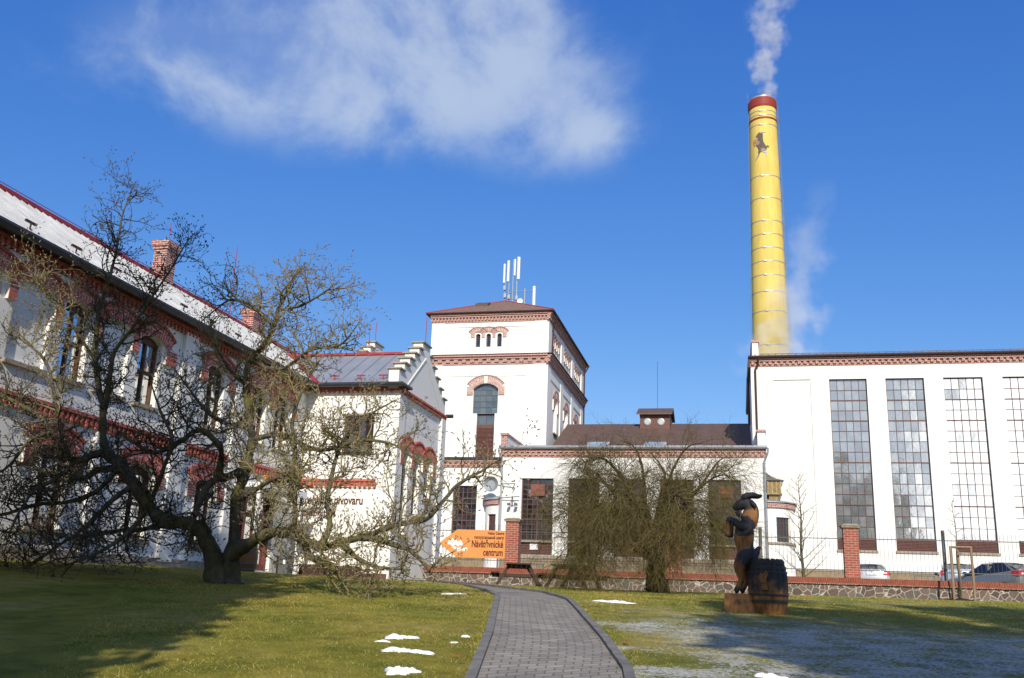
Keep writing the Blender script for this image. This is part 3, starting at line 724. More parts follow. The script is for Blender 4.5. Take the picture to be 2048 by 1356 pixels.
for x, z0, z1, w in ((-16.42, 22.65, 24.15, .16), (-16.12, 22.75, 24.4, .19), (-15.62, 23.2, 24.5, .13), (-15.33, 22.9, 24.65, .21), (-14.1, 20.75, 22.3, .22)):
    p = MB(); c = P_(x, 0); q = []
    for i in range(10):
        a = math.pi*i/9; q.append((c[0] - math.cos(a)*w*.55, c[1] - .12 - math.sin(a)*.10))
    q = [(c[0]-w*.55, c[1]-.02)] + q + [(c[0]+w*.55, c[1]-.02)]
    p.v = [(x_, y_, z0*sc_) for x_, y_ in q] + [(x_, y_, z1*sc_) for x_, y_ in q]; n = len(q)
    p.f = [tuple(range(n)), tuple(range(n, 2*n))] + [(i, (i+1) % n, n+(i+1) % n, n+i) for i in range(n)]; p.m = [0]*len(p.f)
    obj('panel_aerial', p, M['white_metal'], AN)
ds = MB(); c = P_(-15.2, 21.15); ds.lathe((c[0]+.1, c[1]-.25, c[2]), [(.02, .12), (.14, .09), (.24, .02), (.24, -.04), (.02, 0.02)], 16, axis='y'); obj('dish', ds, M['white_metal'], AN)
rb = MB()
for x, z in ((-16.35, 22.3), (-16.3, 21.7), (-16.0, 21.6), (-15.4, 21.5)): c = P_(x, z); rb.box(WORLD, c[0]-.1, c[0]+.1, c[1]-.2, c[1]-.02, c[2]-.22, c[2]+.12); rb.cut()
pieces('radio_unit', rb, M['galv'], AN)

# ------------------------------------------------------------------ low machine hall, link and brown-roofed hall
H = thing('machine_hall', 'low white hall with five tall brown barred windows and a brick cornice behind the fence', 'building', (-6.4, 60, .9))
fh = south(60); hx0, hx1 = -14.66, 1.86
hw = [(-13.25, -11.2), (-10.24, -8.26), (-7.35, -5.39), (-4.49, -2.45), (-1.58, .39)]
mb = MB(); wall(mb, fh, hx0, hx1, 2.62, 8.75, [(a, b, 2.63, 7.4, 0) for a, b in hw], .45)
mb.box(WORLD, hx0, hx0+.4, 60.452, 66, .8, 9.3); mb.box(WORLD, hx1-.4, hx1, 60.452, 66, .8, 9.3)
mb.box(WORLD, hx0-.06, hx0+.3, 60.2, 67, 9.32, 10.2); mb.box(WORLD, hx1-.42, hx1+.04, 60.1, 66, 9.32, 10.35)
obj('wall', mb, M['white'], H)
pb = MB(); pb.box(fh, hx0, hx1, -.45, .06, .6, 2.40); obj('plinth', pb, M['sandstone'], H)
ld = MB(); ld.box(fh, hx0, hx1, -.4, .12, 2.404, 2.615); obj('ledge', ld, M['sill'], H)
for i, (a, b) in enumerate(hw):
    window(fh, H, a, b, 3.52, 7.4, 6, 12, 0, .16, 'brown_metal', 'glass_dark', .035, .06, heavy=(4, 8), hb=.075, cheavy=(3,), tilt=.012)
    s = MB(); s.box(fh, a-.06, b+.06, -.3, .09, 3.40, 3.515); obj('sill', s, M['sill'], H)
    louvre(fh, H, a, b, 2.64, 3.39, .1, 8)
vp = MB(); vp.box(fh, -12.65, -11.75, -.15, -.02, 6.3, 7.02); vp.cut(); vp.box(fh, -.95, -.1, -.15, -.02, 6.3, 7.0)
pieces('vent_panel', vp, pmat('rust_red_panel', (.20, .075, .05), .6, .15, 5), H)
pp = MB(); pp.box(fh, -12.62, -12.1, -.07, -.045, 2.95, 3.3); obj('paper_notice', pp, M['paper'], H)
for a, b in ((-12.9, -11.7), (-9.9, -8.7), (-1.4, -.2)): window(fh, H, a, b, 1.35, 2.1, 3, 1, 0, -.066, 'iron', 'glass_dark', .04, .07, name='basement_window')
cn = MB(); dentil_cornice(cn, fh, hx0-.02, hx1+.06, 8.76, 9.3, .24, .36); obj('brick_cornice', cn, M['brick_pink'], H)
pc = MB()
for a, b in ((hx0-.14, hx0+.36), (hx1-.5, hx1+.1)):
    pc.box(WORLD, a, b, 60.02, 66.9 if a < 0 else 66, 10.2 if a < 0 else 10.352, 10.34 if a < 0 else 10.5); pc.cut()
pc.box(WORLD, hx0-.1, hx0+.32, 60.1, 60.198, 9.35, 10.19)
pieces('parapet_brick', pc, M['brick_pink'], H)
gt = MB(); gt.tube([(hx0-.1, 59.7, 9.36), (hx1+.15, 59.7, 9.36)], .12, 8); gt.box(WORLD, hx0-.05, hx1+.1, 59.74, 66, 9.305, 9.38)
obj('gutter', gt, M['zinc'], H)
for x in (hx0+.12, hx1-.06):
    dp = MB(); dp.tube([(x-.25 if x < 0 else x+.25, 59.7, 9.3), (x-.2 if x < 0 else x+.2, 59.7, 9.0), (x, 59.84, 8.5), (x, 59.84, .9)], .07, 8); obj('downpipe', dp, M['galv'], H)
# brown roof with turret and skylights
hr = MB(); ya, yr, yb2 = 63.3, 72, 81; s_ = .43; zr0 = 13.05
za_ = zr0 - (yr-ya)*s_
roof_slab(hr, [(-12.45, ya, za_), (1.6, ya, za_), (1.6, yr, zr0), (-12.45, yr, zr0)], .12); roof_slab(hr, [(-12.45, yr, zr0), (1.6, yr, zr0), (1.6, yb2, zr0-(yb2-yr)*s_), (-12.45, yb2, zr0-(yb2-yr)*s_)], .12)
HR = obj('roof', hr, M['roof_brown'], H)
sm = MB(); x = -11.5
while x < 1.5: sm.tube([(x, ya, za_+.01), (x, yr, zr0+.01)], .018, 4); x += 1.0
obj('roof_joint', sm, M['roof_brown'], HR)
tu = MB(); tu.box(WORLD, -6.75, -4.55, 70.6, 73.4, 12.2, 13.55); TU = obj('turret', tu, M['brown_metal'], HR)
tr = MB(); roof_slab(tr, [(-6.98, 70.2, 13.55), (-4.35, 70.2, 13.55), (-4.35, 72, 14.25), (-6.98, 72, 14.25)], .1); roof_slab(tr, [(-6.98, 72, 14.25), (-4.35, 72, 14.25), (-4.35, 73.8, 13.55), (-6.98, 73.8, 13.55)], .1)
tr.tube([(-5.55, 72, 14.2), (-5.55, 72, 17.9)], .02, 5)
obj('turret_roof', tr, M['roof_brown'], HR)
rv = MB()
for x in (-6.2, -5.2): rv.lathe((x, 70.58, 12.95), [(.05, -.06), (.2, -.06), (.28, -.03), (.28, .015)], 16, axis='y'); rv.cut()
pieces('round_vent', rv, M['galv'], HR)
for x in (-9.85, -5.95):
    y1_ = 64.2; z1_ = zr0-(yr-y1_)*s_; sk = MB()
    sk.hexa([(x, y1_-.2, z1_-.3), (x+1.5, y1_-.2, z1_-.3), (x+1.5, y1_+1.4, z1_+.4), (x, y1_+1.4, z1_+.4), (x, y1_-.2, z1_+.2), (x+1.5, y1_-.2, z1_+.2), (x+1.5, y1_+1.4, z1_+.95), (x, y1_+1.4, z1_+.95)])
    so_ = obj('skylight', sk, M['zinc_light'], HR); g = MB(); g.poly([(x+.08, y1_-.12, z1_+.25), (x+1.35, y1_-.12, z1_+.25), (x+1.35, y1_+1.3, z1_+.925), (x+.08, y1_+1.3, z1_+.925)]); obj('pane', g, pmat('skylight_sheet', (.32, .42, .48), .12, .1, 3, spec=.8), so_)
db = MB(); db.lathe((-7.6, 63.9, 9.45), [(.55, 0), (.5, .15), (.3, .27), (.05, .31)], 16); obj('skylight_dome', db, M['zinc_light'], HR)
eb = MB(); eb.box(WORLD, -12.3, 1.5, 63.5, 80.8, .8, 9.2); obj('inner_wall', eb, M['white'], H)
# link between house and hall
K = thing('link_building', 'narrow white link with one barred window between the tower foot and the low hall', 'building', (-17, 61, .9))
fk = south(61); mb = MB(); wall(mb, fk, -23, -14.74, .6, 8.2, [(-18.1, -16.47, 3.6, 7.0, 0)], .4); obj('wall', mb, M['white'], K)
window(fk, K, -18.1, -16.47, 3.6, 7.0, 5, 9, 0, .14, 'brown_metal', 'glass_dark', .035, .06, heavy=(3, 6), hb=.07, tilt=.012, cheavy=(2,))
cn = MB(); dentil_cornice(cn, fk, -23, -14.74, 8.2, 8.72, .22, .36); obj('brick_cornice', cn, M['brick_pink'], K)
lr_ = MB(); roof_slab(lr_, [(-23, 60.66, 8.85), (-14.75, 60.66, 8.85), (-14.75, 65.9, 9.6), (-23, 65.9, 9.6)], .12); obj('roof', lr_, M['dark_metal'], K)
kb = MB(); kb.box(fk, -23, -14.74, .002, .06, .6, 2.4); obj('plinth', kb, M['sandstone'], K)
def bay(name, label, cx, cy, r, a0, a1, zc, win, parentcol):
    t = thing(name, label, 'bay', (cx, cy, .8)); n = 10; P = [(cx + r*math.cos(a0+(a1-a0)*i/n), cy + r*math.sin(a0+(a1-a0)*i/n)) for i in range(n+1)]
    def ring(mb, r0_, r1_, z0, z1, i0=0, i1=n):
        for i in range(i0, i1):
            A0, A1 = a0+(a1-a0)*i/n, a0+(a1-a0)*(i+1)/n; f = lambda rr, a, z: (cx+rr*math.cos(a), cy+rr*math.sin(a), z)
            mb.hexa([f(r0_, A0, z0), f(r0_, A1, z0), f(r1_, A1, z0), f(r1_, A0, z0), f(r0_, A0, z1), f(r0_, A1, z1), f(r1_, A1, z1), f(r1_, A0, z1)])
    mb = MB(); w0, w1, wz0, wz1 = win
    ring(mb, r-.3, r, .7, wz0); ring(mb, r-.3, r, wz1, zc); ring(mb, r-.3, r, wz0, wz1, 0, w0); ring(mb, r-.3, r, wz0, wz1, w1, n)
    obj('wall', mb, M['white'], t)
    c = MB(); ring(c, r-.3, r+.12, zc, zc+.3); obj('brick_cornice', c, M['brick_pink'], t)
    c = MB(); ring(c, r-.3, r+.22, zc+.305, zc+.38)
    for i in range(n):
        A0, A1 = a0+(a1-a0)*i/n, a0+(a1-a0)*(i+1)/n; c.poly([(cx+(r+.22)*math.cos(A0), cy+(r+.22)*math.sin(A0), zc+.38), (cx+(r+.22)*math.cos(A1), cy+(r+.22)*math.sin(A1), zc+.38), (cx, cy, zc+.75)])
    obj('roof', c, M['zinc'], t)
    g = MB(); ring(g, r-.2, r-.16, wz0, wz1, w0, w1); wo_ = obj('window', g, M['glass_dark'], t)
    g = MB()
    for k in range(1, 4): ring(g, r-.159, r-.13, wz0+(wz1-wz0)*k/4-.02, wz0+(wz1-wz0)*k/4+.02, w0, w1)
    for i in range(w0, w1+1):
        a = a0+(a1-a0)*i/n; g.tube([(cx+(r-.14)*math.cos(a), cy+(r-.14)*math.sin(a), wz0), (cx+(r-.14)*math.cos(a), cy+(r-.14)*math.sin(a), wz1)], .025, 4)
    obj('glazing_bar', g, M['brown_metal'], wo_)
    s = MB(); ring(s, r+.001, r+.07, wz0-.16, wz0-.02); obj('sill', s, M['sill'], t)
    return t
bay('rounded_bay', 'small rounded white bay with brick cornice tucked in the corner right of the low hall', 1.9, 62, 1.62, -math.pi/2, 0, 5.8, (2, 6, 3.78, 5.25), None)
bay('rounded_porch', 'small rounded white porch with a dark doorway in the corner left of the low hall', -14.7, 61, 1.1, -math.pi, -math.pi/2, 5.7, (5, 9, 2.6, 5.1), None)
LB = thing('wooden_vent_box', 'small wooden slatted box with a curved roof on the wall above the rounded bay', 'vent box', (2.35, 61.4, 6.2))
b_ = MB(); b_.box(WORLD, 1.95, 2.78, 61.0, 61.95, 6.72, 7.5)
b_.box(WORLD, 2.05, 2.6, 61.15, 61.9, 6.2, 6.72)
obj('box', b_, pmat('weathered_wood', (.26, .19, .09), .75, .3, 6, sc3=(3, 3, .4)), LB)
b_ = MB()
for x in (1.95, 2.2, 2.45, 2.7): b_.box(WORLD, x, x+.08, 60.96, 60.998, 6.72, 7.5)
b_.box(WORLD, 1.9, 2.83, 60.94, 61.98, 6.66, 6.718); obj('slat', b_, pmat('pale_wood', (.36, .29, .16), .75, .2, 6), LB)
b_ = MB(); q = [(1.86, 8.05), (2.05, 7.85), (2.3, 7.68), (2.6, 7.58), (2.95, 7.53)]
for i in range(4): b_.hexa([(q[i][0], 60.85, 7.5), (q[i+1][0], 60.85, 7.5), (q[i+1][0], 61.98, 7.5), (q[i][0], 61.98, 7.5), (q[i][0], 60.85, q[i][1]), (q[i+1][0], 60.85, q[i+1][1]), (q[i+1][0], 61.98, q[i+1][1]), (q[i][0], 61.98, q[i][1])])
obj('roof', b_, M['iron'], LB)
SD = thing('satellite_dish', 'grey satellite dish beside the downpipe at the left end of the low hall', 'satellite dish', (-15.0, 59.6, 6.9))
b_ = MB(); b_.lathe((-15.15, 59.55, 6.95), [(.03, .10), (.25, .06), (.42, -.03), (.5, -.12), (.47, -.12), (.25, .03)], 20, axis='y'); obj('dish', b_, M['galv'], SD)
b_ = MB(); b_.tube([(-14.6, 59.84, 6.9), (-15.15, 59.7, 6.95)], .04, 6); b_.tube([(-15.1, 59.6, 6.5), (-15.1, 58.9, 6.8)], .02, 5); obj('bracket', b_, M['iron'], SD)
CB = thing('camera_bracket', 'thin wall bracket with small security cameras beside the left downpipe', 'security camera', (-14.2, 59.6, 6.2))
b_ = MB(); b_.tube([(-14.6, 59.8, 7.0), (-13.6, 59.6, 7.0)], .03, 5); b_.tube([(-13.6, 59.6, 7.0), (-13.75, 59.6, 6.7)], .03, 5); b_.tube([(-14.6, 59.8, 6.1), (-13.3, 59.6, 6.2)], .03, 5); b_.tube([(-13.75, 59.6, 6.2), (-13.75, 59.6, 5.8)], .05, 6); obj('bracket', b_, M['iron'], CB)
for dx in (-.2, .25):
    b_ = MB(); b_.box(WORLD, -13.75+dx-.08, -13.75+dx+.08, 59.35, 59.7, 5.62, 5.76); b_.tube([(-13.75+dx, 59.6, 5.76), (-13.75, 59.6, 5.95)], .02, 5); obj('camera_head', b_, M['iron'], CB)

# ------------------------------------------------------------------ boiler house on the right
G = thing('boiler_house', 'tall white boiler house with giant gridded windows and a brick cornice on the right', 'building', (9, 62, 1))
fb = south(62); bx0, bx1 = 1.2, 27.0
tw = [(5.99+3.36*i, 8.24+3.36*i) for i in range(6)]
mb = MB(); wall(mb, fb, bx0, bx1, 2.3, 14.93, [(a, b, 3.45, 14.06, 0) for a, b in tw] + [(2.54, 4.86, 3.5, 14.06, 0)], .5)
mb.box(fb, 2.53, 4.87, -.4, -.08, 3.45, 14.1); mb.box(WORLD, bx0, bx0+.5, 62.502, 80, .8, 14.93); mb.box(WORLD, bx0+.502, bx1, 79.5, 80, .8, 14.93); mb.box(WORLD, bx1-.5, bx1, 62.502, 79.498, .8, 14.93)
mb.box(WORLD, bx0+.12, bx0+.52, 61.8, 66, 15.53, 16.5)
obj('wall', mb, M['white'], G)
pb = MB(); pb.box(fb, 3.55, bx1, -.5, .06, .7, 2.2); obj('plinth', pb, M['sandstone'], G)
ld = MB(); ld.box(fb, 3.55, bx1, -.45, .1, 2.204, 2.298); obj('ledge', ld, M['sill'], G)
for a, b in tw:
    window(fb, G, a, b, 4.2, 14.06, 5, 15, 0, .18, 'brown_metal', 'glass_wired', .026, .05, heavy=(3, 7, 11, 13), hb=.06, tilt=.0055)
    louvre(fb, G, a, b, 3.5, 4.19, .12, 8); s = MB(); s.box(fb, a-.06, b+.06, -.3, .08, 3.36, 3.498); obj('sill', s, M['sill'], G)
for x in (10.2, 17.6): window(fb, G, x, x+1.15, 1.55, 2.12, 3, 1, 0, -.066, 'iron', 'glass_dark', .04, .06, name='basement_window')
cn = MB(); dentil_cornice(cn, fb, bx0-.02, bx1, 14.94, 15.46, .26, .36); cn.box(WORLD, bx0+.06, bx0+.58, 61.74, 66.05, 16.505, 16.68)
obj('brick_cornice', cn, M['brick_pink'], G)
gr = MB(); roof_slab(gr, [(bx0-.15, 61.6, 15.56), (bx1, 61.6, 15.56), (bx1, 71, 16.2), (bx0-.15, 71, 16.2)], .09); roof_slab(gr, [(bx0-.15, 71, 16.2), (bx1, 71, 16.2), (bx1, 80.4, 15.56), (bx0-.15, 80.4, 15.56)], .09)
GR = obj('roof', gr, M['dark_metal'], G)
gb = MB(); x = bx0+.3
gb.tube([(bx0+.6, 61.75, 15.72), (bx1, 61.75, 15.72)], .025, 5)
while x < bx1: gb.tube([(x, 61.75, 15.55), (x, 61.75, 15.74)], .02, 4); x += .42
obj('snow_guard', gb, M['iron'], GR)
gu = MB(); gu.tube([(bx0-.12, 61.6, 15.52), (bx1, 61.6, 15.52)], .08, 8); gu.tube([(bx0+.5, 61.6, 15.45), (bx0+.46, 61.72, 15.0), (bx0+.28, 61.9, 14.75), (bx0+.28, 61.9, 9.4)], .065, 8)
gu.box(WORLD, bx0-.16, bx0-.02, 61.7, 78, 14.85, 15.5)
gu.tube([(bx0-.14, 64.5, 14.8), (bx0-.14, 64.5, 11.6)], .08, 8)
obj('gutter', gu, M['brown_pipe'], G)
rl = MB()
for x in (4.6, 5.2): rl.tube([(x, 66, 15.85), (x, 66, 16.45), (x+.3, 66, 16.45), (x+.3, 66, 15.85)], .05, 6); rl.cut()
pieces('roof_pipe', rl, M['brown_pipe'], GR)

# ------------------------------------------------------------------ tall yellow stack
cx, cyy = 3.58, 88.0
def crad(z): return 1.64 - (z-23.3)*(1.64-1.27)/(47.6-23.3)
CH = thing('factory_chimney', 'tall round yellow factory chimney with red top band and steel hoops', 'chimney', (cx, cyy, .8))
M['yellow'] = pmat('yellow_paint', (.64, .495, .125), .75, .13, 1.6, bump=.10, bscale=9, sc3=(1, 1, .22))
sh = MB(); sh.lathe((cx, cyy, 0), [(crad(z), z) for z in [.5, 6, 12, 18, 24, 30, 36, 42, 46.4, 47.9]], 64); obj('shaft', sh, M['yellow'], CH, smooth=True)
tb = MB(); tb.lathe((cx, cyy, 0), [(1.2, 47.0), (crad(47)+.04, 47.0), (crad(47)+.08, 47.2), (crad(47)+.08, 47.85), (crad(47)+.02, 47.98), (.9, 47.98)], 64); tb.cut()
tb.lathe((cx, cyy, 0), [(1.2, 45.62), (crad(45.6)+.04, 45.62), (crad(45.6)+.04, 45.80), (1.2, 45.80)], 64); pieces('red_band', tb, pmat('dark_red_paint', (.26, .035, .025), .6, .1, 4), CH)
hp_ = MB()
for z in (46.5, 46.05, 45.0, 39.6, 37.3, 35.0, 33.65, 32.3, 30.95, 29.6, 28.0, 26.1, 22.9):
    r = crad(z); hp_.lathe((cx, cyy, 0), [(r-.02, z-.035), (r+.02, z-.035), (r+.02, z+.035), (r-.02, z+.035)], 64)
    a = -1.75; hp_.box(WORLD, cx+r*math.cos(a)-.13, cx+r*math.cos(a)+.13, cyy+r*math.sin(a)-.08, cyy+r*math.sin(a)+.02, z-.07, z+.07); hp_.cut()
hp_.lathe((cx, cyy, 0), [(1.0, 48.06), (1.2, 48.06), (1.2, 48.2), (1.0, 48.2)], 48)
pieces('steel_hoop', hp_, M['zinc'], CH)
fl = MB(); fl.lathe((cx-.15, cyy, 0), [(.45, 48.06), (.45, 48.35), (.35, 48.5), (.1, 48.55)], 24); obj('flue_cap', fl, M['white_metal'], CH)
la = MB(); aL = -.12
for k in (-.18, .18):
    la.tube([(cx+(crad(z)+.16)*math.cos(aL)+k*.3, cyy+(crad(z)+.16)*math.sin(aL)+k, z) for z in (1, 12, 24, 36, 48)], .02, 4)
z = 17
while z < 48: r = crad(z)+.16; la.tube([(cx+r*math.cos(aL)-.05, cyy+r*math.sin(aL)-.18, z), (cx+r*math.cos(aL)+.05, cyy+r*math.sin(aL)+.18, z)], .014, 4); z += .35
z = 18.5
while z < 47: r = crad(z); la.tube([(cx+r*math.cos(aL), cyy+r*math.sin(aL), z), (cx+(r+.55)*math.cos(aL), cyy+(r+.55)*math.sin(aL), z), ], .022, 4); z += 1.62
obj('ladder', la, M['galv'], CH)
li = MB()
for a in (2.8, 3.3, -.3): li.tube([(cx+1.3*math.cos(a), cyy+1.3*math.sin(a), 47.6), (cx+1.42*math.cos(a), cyy+1.42*math.sin(a), 49.0)], .02, 4)
a = 3.1; li.tube([(cx+(crad(z)+.1)*math.cos(a), cyy+(crad(z)+.1)*math.sin(a), z) for z in (1, 24, 48)], .02, 4)
ring = [(cx+1.35*math.cos(t), cyy+1.35*math.sin(t), 48.35) for t in np.linspace(0, 2*math.pi, 33)]; li.tube(ring, .02, 4)
obj('lightning_rod', li, M['galv'], CH)
# painted rearing goat on the shaft: flat patches wrapped round it
def em(pts, off):
    mb = MB(); out = []
    # subdivide the outline, fan around the centroid
    P = []
    for i in range(len(pts)):
        a, b = pts[i], pts[(i+1) % len(pts)]; P += [(a[0]+(b[0]-a[0])*t/3, a[1]+(b[1]-a[1])*t/3) for t in range(3)]
    def pr(x, y):                            # picture of 100 x 150 units
        z = 44.20 - y*.0172; r = crad(z)+off; s = (x-44)*.0172; a = -math.pi/2 - .22 + s/r
        return (cx+r*math.cos(a), cyy+r*math.sin(a), z)
    bm = bmesh.new(); vs = [bm.verts.new(pr(*p)) for p in P]; bm.faces.new(vs); bmesh.ops.triangulate(bm, faces=bm.faces)
    bmesh.ops.subdivide_edges(bm, edges=bm.edges, cuts=2, use_grid_fill=False)
    for v in bm.verts:
        r = crad(v.co.z)+off; d = Vector((v.co.x-cx, v.co.y-cyy)); d = d.normalized()*r; v.co.x = cx+d.x; v.co.y = cyy+d.y
    bm.verts.index_update(); bm.faces.ensure_lookup_table()
    mb.v = [tuple(v.co) for v in bm.verts]; mb.f = [tuple(v.index for v in f.verts) for f in bm.faces]; mb.m = [0]*len(mb.f); bm.free()
    return mb
EM = {'dark': pmat('painted_brown_grey', (.115, .085, .07), .7, .25, 6), 'mid': pmat('painted_grey', (.26, .22, .2), .7, .2, 6), 'light': pmat('painted_pale_grey', (.46, .43, .42), .7, .15, 6), 'red': pmat('painted_dull_orange', (.50, .20, .09), .7, .2, 6)}
for key, off, pts in (
    ('dark', .022, [(13, 27), (20, 16), (30, 6), (42, 1), (52, 6), (56, 20), (55, 42), (57, 62), (66, 82), (73, 92), (76, 106), (70, 118), (62, 122), (48, 120), (37, 130), (31, 144), (19, 160), (9, 167), (11, 158), (22, 144), (25, 128), (28, 110), (22, 92), (13, 80), (15, 62), (24, 52), (26, 40), (18, 36)]),
    ('mid', .036, [(14, 62), (28, 54), (38, 60), (34, 74), (24, 80), (14, 74)]),
    ('mid', .036, [(42, 104), (56, 102), (70, 112), (66, 126), (50, 126), (40, 120)]),
    ('light', .040, [(46, 120), (60, 122), (74, 126), (78, 132), (74, 150), (70, 158), (69, 146), (68, 134), (56, 130)]),
    ('light', .040, [(40, 2), (48, -3), (62, 0), (74, 6), (64, 8), (52, 6), (44, 10)]),
    ('light', .040, [(16, 30), (24, 32), (25, 44), (20, 44), (17, 37)]), ('dark', .03, [(72, 92), (80, 86), (88, 92), (86, 100), (78, 99), (74, 100)]),
    ('light', .040, [(24, 132), (30, 134), (22, 152), (10, 166), (4, 166), (14, 154)]),
    ('red', .040, [(-2, 44), (6, 38), (18, 44), (18, 56), (10, 66), (8, 84), (2, 80), (-2, 60)])):
    obj('goat_emblem', em(pts, off), EM[key], CH, smooth=True)

# ------------------------------------------------------------------ smoke
def smoke(name, label, loc, size, lean, wob, rad, dens, nscale, thr, seed, color=(.93, .95, 1.0)):
    """a closed box of air holding a wandering column: lean (x per z), wob amplitude, rad (bottom, top)"""
    m = bpy.data.materials.new(name); m.use_nodes = True; nt = m.node_tree; nt.nodes.clear(); L = nt.links.new
    out = nt.nodes.new('ShaderNodeOutputMaterial'); v = nt.nodes.new('ShaderNodeVolumePrincipled'); L(v.outputs[0], out.inputs['Volume'])
    v.inputs['Color'].default_value = (*color, 1); v.inputs['Anisotropy'].default_value = -.25
    tc = nt.nodes.new('ShaderNodeTexCoord'); sx = nt.nodes.new('ShaderNodeSeparateXYZ'); L(tc.outputs['Object'], sx.inputs[0])
    X, Y, Z = sx.outputs
    t = mathn(nt, 'DIVIDE', Z, size[2])
    c1 = mathn(nt, 'MULTIPLY', mathn(nt, 'SINE', mathn(nt, 'ADD', mathn(nt, 'MULTIPLY', Z, 1.15), seed)), wob)
    cX = mathn(nt, 'ADD', mathn(nt, 'MULTIPLY', Z, lean), c1)
    r = mathn(nt, 'ADD', rad[0], mathn(nt, 'MULTIPLY', mathn(nt, 'POWER', mathn(nt, 'MAXIMUM', t, 0.001), .6), rad[1]-rad[0]))
    dx = mathn(nt, 'SUBTRACT', X, cX)
    d = mathn(nt, 'SQRT', mathn(nt, 'ADD', mathn(nt, 'MULTIPLY', dx, dx), mathn(nt, 'MULTIPLY', Y, Y)))
    q = mathn(nt, 'SUBTRACT', 1., mathn(nt, 'DIVIDE', d, r))
    n1 = noisen(nt, tc.outputs['Object'], nscale, 6, .62)
    k = mathn(nt, 'ADD', q, mathn(nt, 'MULTIPLY', mathn(nt, 'SUBTRACT', n1, .5), 3.4))
    mr = nt.nodes.new('ShaderNodeMapRange'); mr.interpolation_type = 'SMOOTHSTEP'; L(k, mr.inputs[0])
    mr.inputs[1].default_value = thr; mr.inputs[2].default_value = thr+.8; mr.inputs[3].default_value = 0; mr.inputs[4].default_value = dens
    fade = mathn(nt, 'MULTIPLY', mathn(nt, 'SUBTRACT', 1.02, t, clamp=True), 1.3, clamp=True)
    fin = mathn(nt, 'MULTIPLY', mathn(nt, 'GREATER_THAN', q, 0.0), mathn(nt, 'MULTIPLY', mathn(nt, 'SMOOTH_MIN', mathn(nt, 'MULTIPLY', q, 3.), 1., .3), 1.))
    L(mathn(nt, 'MULTIPLY', mathn(nt, 'MULTIPLY', mr.outputs[0], fade), fin), v.inputs['Density'])
    mb = MB(); sx_, sy_ = size[0], size[1]; mb.box(WORLD, size[3], size[3]+sx_, -sy_/2, sy_/2, 0, size[2])
    o = obj(name, mb, m, None); o.location = loc; tag(o, label, 'smoke'); o['kind'] = 'stuff'
    return o
smoke('smoke_plume', 'pale smoke plume rising from the top of the yellow chimney', (cx+.1, cyy, 48.1), (9, 6, 16, -3.6), .10, .42, (1.05, 3.1), .50, .75, .25, .4, (1, 1, 1))
smoke('steam_cloud', 'thin white steam drifting past the foot of the yellow chimney', (3.9, 83.4, 19.5), (15, 6, 18, -6.5), .24, .4, (5.4, 2.0), .21, .5, .22, 2.0)

# ------------------------------------------------------------------ value noise for scattering
_tab = rng.random((256, 256))
def vnoise(x, y, s=1., o=0):
    x = np.asarray(x)*s + o*17.3; y = np.asarray(y)*s + o*9.1; i = np.floor(x).astype(int); j = np.floor(y).astype(int)
    a = x-i; b = y-j; a = a*a*(3-2*a); b = b*b*(3-2*b); T_ = lambda p, q: _tab[p % 256, q % 256]
    return T_(i, j)*(1-a)*(1-b)+T_(i+1, j)*a*(1-b)+T_(i, j+1)*(1-a)*b+T_(i+1, j+1)*a*b
def fbm(x, y, s=1., o=0): return (vnoise(x, y, s, o)*.5+vnoise(x, y, s*2.1, o+1)*.27+vnoise(x, y, s*4.3, o+2)*.15+vnoise(x, y, s*9, o+3)*.08)
def frost(x, y):                             # thin old snow lying right of the path
    u = x + .231*y
    a = np.clip((u-1.2)/1.4, 0, 1)*np.clip((19.5-y)/5.0, 0, 1)*np.clip(1.3-(u-2.5)/11, .5, 1)*np.clip((y-4)/3, 0, 1)
    b = 1.1*np.clip((u+.4)/1.2, 0, 1)*np.clip((16-y)/3, 0, 1)*np.clip((fbm(x, y, .8, 7)-.46)*12, 0, 1)
    c = .5*np.exp(-((x-3.5)/3.5)**2-((y-24.5)/1.6)**2)
    return np.clip(a+b+c, 0, 1)

# ------------------------------------------------------------------ ground
L_PATH = [(-1.5, 1.0), (-1.9, 5.5), (-2.26, 8.63), (-2.95, 12.0), (-3.63, 15.0), (-4.34, 18.1), (-5.3, 20.6), (-6.74, 23.9), (-8.4, 27.0), (-10.2, 29.6)]
R_PATH = [(-.08, 1.0), (-.49, 5.5), (-1.09, 9.67), (-1.65, 12.2), (-2.32, 14.96), (-3.15, 18.4), (-4.1, 20.9), (-5.25, 22.6), (-7.2, 26.0), (-9.2, 28.8)]
_ly, _lx = [p[1] for p in L_PATH], [p[0] for p in L_PATH]; _ry, _rx = [p[1] for p in R_PATH], [p[0] for p in R_PATH]
def on_path(x, y, m=.0):
    return (x > np.interp(y, _ly, _lx)-m) & (x < np.interp(y, _ry, _rx)+m) & (y < 29.2)
m, nt, b = newmat('lawn_ground'); P = posn(nt)
f1 = noisen(nt, P, .55, 6, .6); f2 = noisen(nt, P, 3.2, 6, .65); f3 = noisen(nt, P, 60, 4, .7)
c = ramp(nt, f1, [(.34, (.15, .165, .024)), (.5, (.29, .255, .045)), (.66, (.38, .31, .095))])
c = mixc(nt, .75, c, ramp(nt, f2, [(.3, (.45, .5, .4)), (.7, (1.2, 1.15, 1.0))]), 'MULTIPLY')
c = mixc(nt, .7, c, ramp(nt, f3, [(.3, (.45, .45, .45)), (.7, (1.25, 1.25, 1.25))]), 'MULTIPLY')
at = nt.nodes.new('ShaderNodeAttribute'); at.attribute_name = 'frost'
fr1 = noisen(nt, P, 22, 5, .75, (1, 1, 1)); fr0 = noisen(nt, P, 2.0, 4, .6)
